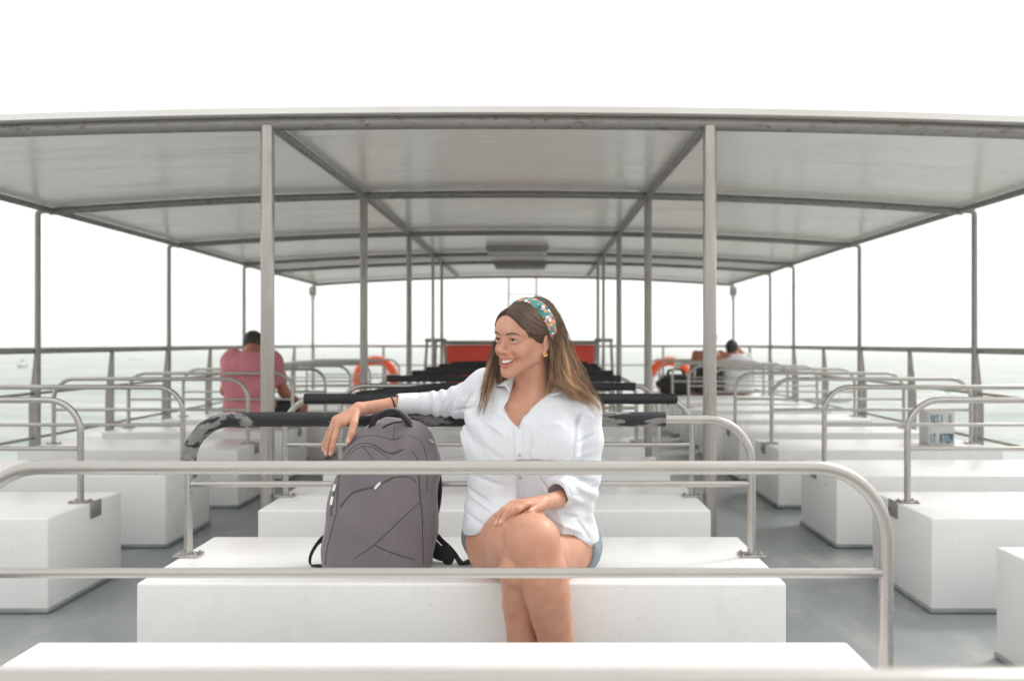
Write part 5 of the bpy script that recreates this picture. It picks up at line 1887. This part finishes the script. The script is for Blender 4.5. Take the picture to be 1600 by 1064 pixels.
kf.cap((xc - 0.10, 7.10, 0.455), (xc + 0.10, 7.10, 0.455), 0.1, 0.1, 0.02)
kf.op(lambda X, Y, Z: (Z - 0.363) + 0 * X + 0 * Y, (-3, 6.8, 0.2), (-1.5, 7.7, 0.363), 0.0, 1)
V, Q = kf.mesh(0.010); mk("shorts", relax(V, Q, 2), Q, M["black"], man)
hf2 = Field()
hf2.ell(hd + (0, -0.004, 0.016), (0.081, 0.098, 0.098), 0.01)
hf2.op(lambda X, Y, Z: (Z - (hd[2] - 0.030)) - 0.9 * np.clip(Y - hd[1], 0, 1) + 0 * X, hd - 0.2, hd + 0.2, 0.01, 1)
V, Q = hf2.mesh(0.007); mk("hair", V, Q, M["hairdark"], man)

# ------------------------------------------------------------------ the couple on the right, seen from behind
def seated_back(lab, px, seat_y, sh_y, head, shirtm, skinm, sleeves, lean, hair_long, arm_l=None, arm_r=None, wd=0.165):
    e = tag(empty("person", (P(px, 600, seat_y)[0], seat_y, SEAT)), lab, "person")
    x = P(px, 600, seat_y)[0]
    zs_ = CAMZ - (sh_y - CY) / FPX * seat_y
    f = Field(); g = Field()
    top = np.array([x + lean, seat_y + 0.05, zs_])
    lv = [0.37, 0.48, 0.62, zs_ - 0.06, zs_ - 0.005]
    cxs_ = [x, x, x + lean * 0.4, x + lean * 0.9, x + lean]
    a_ = [wd, wd * 0.95, wd * 0.9, wd * 1.02, wd * 0.55]
    b_ = [0.12, 0.115, 0.105, 0.095, 0.06]
    f.loft(lv, cxs_, [seat_y] * 3 + [seat_y + 0.04, seat_y + 0.05], a_, b_, 2.3, 0.03)
    f.ell(head, (0.070, 0.088, 0.098), 0.01)
    f.ell(head + (0, 0.06, -0.05), (0.05, 0.05, 0.06), 0.03)
    f.cap(head + (0, 0, -0.05), top, 0.05, 0.055, 0.03)
    for sg, arm in ((-1, arm_l), (1, arm_r)):
        sh = top + (sg * (wd - 0.01), 0, -0.05)
        el, wr = arm if arm else (sh + (sg * 0.05, 0.08, -0.26), sh + (-sg * 0.02, 0.30, -0.30))
        el, wr = np.array(el), np.array(wr)
        f.chain([sh, (sh + el) / 2, el, wr], [0.052, 0.042, 0.036, 0.026], 0.03)
        dv = (wr - el) / np.linalg.norm(wr - el)
        f.ell(wr + dv * 0.045, (0.034, 0.040, 0.034), 0.02)
        for k in range(4):
            o_ = np.array([0.024 - 0.016 * k, 0, 0]) + dv * 0.075
            f.chain([wr + o_, wr + o_ + dv * 0.03, wr + o_ + dv * (0.052 - 0.004 * abs(k - 1)) + (0, 0.012, 0)], [0.009, 0.008, 0.007], 0.004)
        f.chain([wr + dv * 0.02 + (-sg * 0.025, 0, 0), wr + dv * 0.055 + (-sg * 0.05, 0, 0)], [0.011, 0.009], 0.006)
        if sleeves:
            g.chain([sh, sh * .4 + el * .6], [0.066, 0.058], 0.03)
    for sg in (-1, 1):
        hip, kn = np.array([x + sg * 0.09, seat_y + 0.02, 0.445]), np.array([x + sg * 0.13, seat_y + 0.36, 0.47])
        an = np.array([x + sg * 0.12, seat_y + 0.40, 0.09])
        f.chain([hip, kn, an], [0.085, 0.06, 0.038], 0.02)
        f.chain([an, an + (0, 0.10, -0.05)], [0.038, 0.03], 0.01)
    V, Q = f.mesh(0.011); V = relax(V, Q, 1)
    mk("body", V, Q, skinm, e, col=np.ones((len(V), 3)))
    lv2 = [0.39] + lv[1:3] + ([zs_ - 0.06, zs_ - 0.0] if sleeves else [zs_ - 0.16, zs_ - 0.12])
    a2 = [q + 0.022 for q in a_]
    if not sleeves: a2[-1] = a2[-2] = wd * 0.98
    g.loft(lv2, cxs_, [seat_y] * 3 + [seat_y + 0.04, seat_y + 0.05], a2, [q + 0.022 for q in b_], 2.3, 0.03)
    V, Q = g.mesh(0.011); mk("shirt", relax(V, Q, 2), Q, shirtm, e)
    k2 = Field()
    for sg in (-1, 1):
        hip, kn = np.array([x + sg * 0.09, seat_y + 0.02, 0.445]), np.array([x + sg * 0.13, seat_y + 0.36, 0.47])
        k2.chain([hip, hip * .35 + kn * .65], [0.094, 0.078], 0.03)
    k2.op(lambda X, Y, Z: (Z - 0.363) + 0 * X + 0 * Y, (x - 1, seat_y - 0.5, 0.2), (x + 1, seat_y + 0.7, 0.363), 0.0, 1)
    V, Q = k2.mesh(0.011); mk("shorts", relax(V, Q, 2), Q, M["black"], e)
    h2 = Field()
    h2.ell(head + (0, -0.012, 0.014), (0.080, 0.092, 0.100), 0.01)
    if hair_long:
        h2.chain([head + (0, -0.05, 0), head + (-0.03, -0.08, -0.12), top + (-0.06, -0.10, -0.05)], [0.07, 0.06, 0.03], 0.03)
    h2.op(lambda X, Y, Z: (Z - (head[2] - (0.2 if hair_long else 0.055))) - 0.8 * np.clip(Y - head[1], 0, 1) + 0 * X, head - 0.35, head + 0.3, 0.01, 1)
    V, Q = h2.mesh(0.009); mk("hair", V, Q, M["hairdark"], e)
    return e


SY = 11.30
seated_back("person in a black top with bare shoulders, half hidden by the right front post", 1108, SY, 547, P(1110, 528, SY + 0.08), M["black"], M["skin_tan"], False, 0.0, True,
            None, (P(1136, 557, SY), P(1156, 560, SY + 0.02)))
seated_back("person in a white shirt leaning with a hand on the head, far right bench", 1152, SY + 0.02, 553, P(1143, 544, SY + 0.10), M["whitecloth"], M["skin_tan"], True, -0.02, False,
            None, (P(1168, 561, SY + 0.10), P(1154, 546, SY + 0.10)), 0.18)
# black holdall on the bench beside them
bf = Field()
p0 = P(1056, 600, 11.25)
bx = p0[0]
bf.op(lambda X, Y, Z: (((np.abs((X - bx) / 0.235)) ** 3 + np.abs((Y - 11.25) / 0.15) ** 3 + np.abs((Z - (SEAT + 0.125)) / 0.125) ** 3) ** (1 / 3.0) - 1) * 0.125, (bx - 0.24, 11.09, SEAT), (bx + 0.24, 11.41, SEAT + 0.26), 0.0)
bf.op(lambda X, Y, Z: 0.010 * np.sin(30 * X + 20 * Z) * np.sin(26 * Z + 9 * Y), (bx - 0.3, 11.0, SEAT + 0.05), (bx + 0.3, 11.5, SEAT + 0.3), 0.0, 2)
V, Q = bf.mesh(0.010)
e = tag(empty("holdall", (bx, 11.25, SEAT)), "black holdall lying on the far bench beside the couple", "bag")
mk("bag_body", relax(V, Q, 2), Q, M["black"], e)
for dy in (-0.06, 0.06):
    MB().tube(spline([(bx - 0.10, 11.25 + dy, SEAT + 0.23), (bx - 0.08, 11.25 + dy, SEAT + 0.31), (bx + 0.08, 11.25 + dy, SEAT + 0.31), (bx + 0.10, 11.25 + dy, SEAT + 0.23)], 20), 0.011, 8).build("handle", M["strap"], e)
MB().tube(spline([(bx - 0.2, 11.25, SEAT + 0.235), (bx, 11.25, SEAT + 0.252), (bx + 0.2, 11.25, SEAT + 0.235)], 20), 0.006, 8).build("zip", M["fixture"], e)

# ------------------------------------------------------------------ sea haze
m = bpy.data.materials.new("haze_air")
m.use_nodes = True
t = m.node_tree
for n in list(t.nodes):
    if n.type == 'BSDF_PRINCIPLED': t.nodes.remove(n)
pv = t.nodes.new("ShaderNodeVolumePrincipled")
pv.inputs["Color"].default_value = (1.0, 0.995, 0.985, 1)
pv.inputs["Density"].default_value = 0.0015
pv.inputs["Anisotropy"].default_value = 0.5
t.links.new(pv.outputs[0], t.nodes["Material Output"].inputs["Volume"])
M["haze"] = m
mb = MB().box((0, 0, (22 + SEA_Z - 1) / 2), (11000, 11000, 22 - SEA_Z + 1))
tag(mb.build("haze", m, smooth=False), kind="stuff")
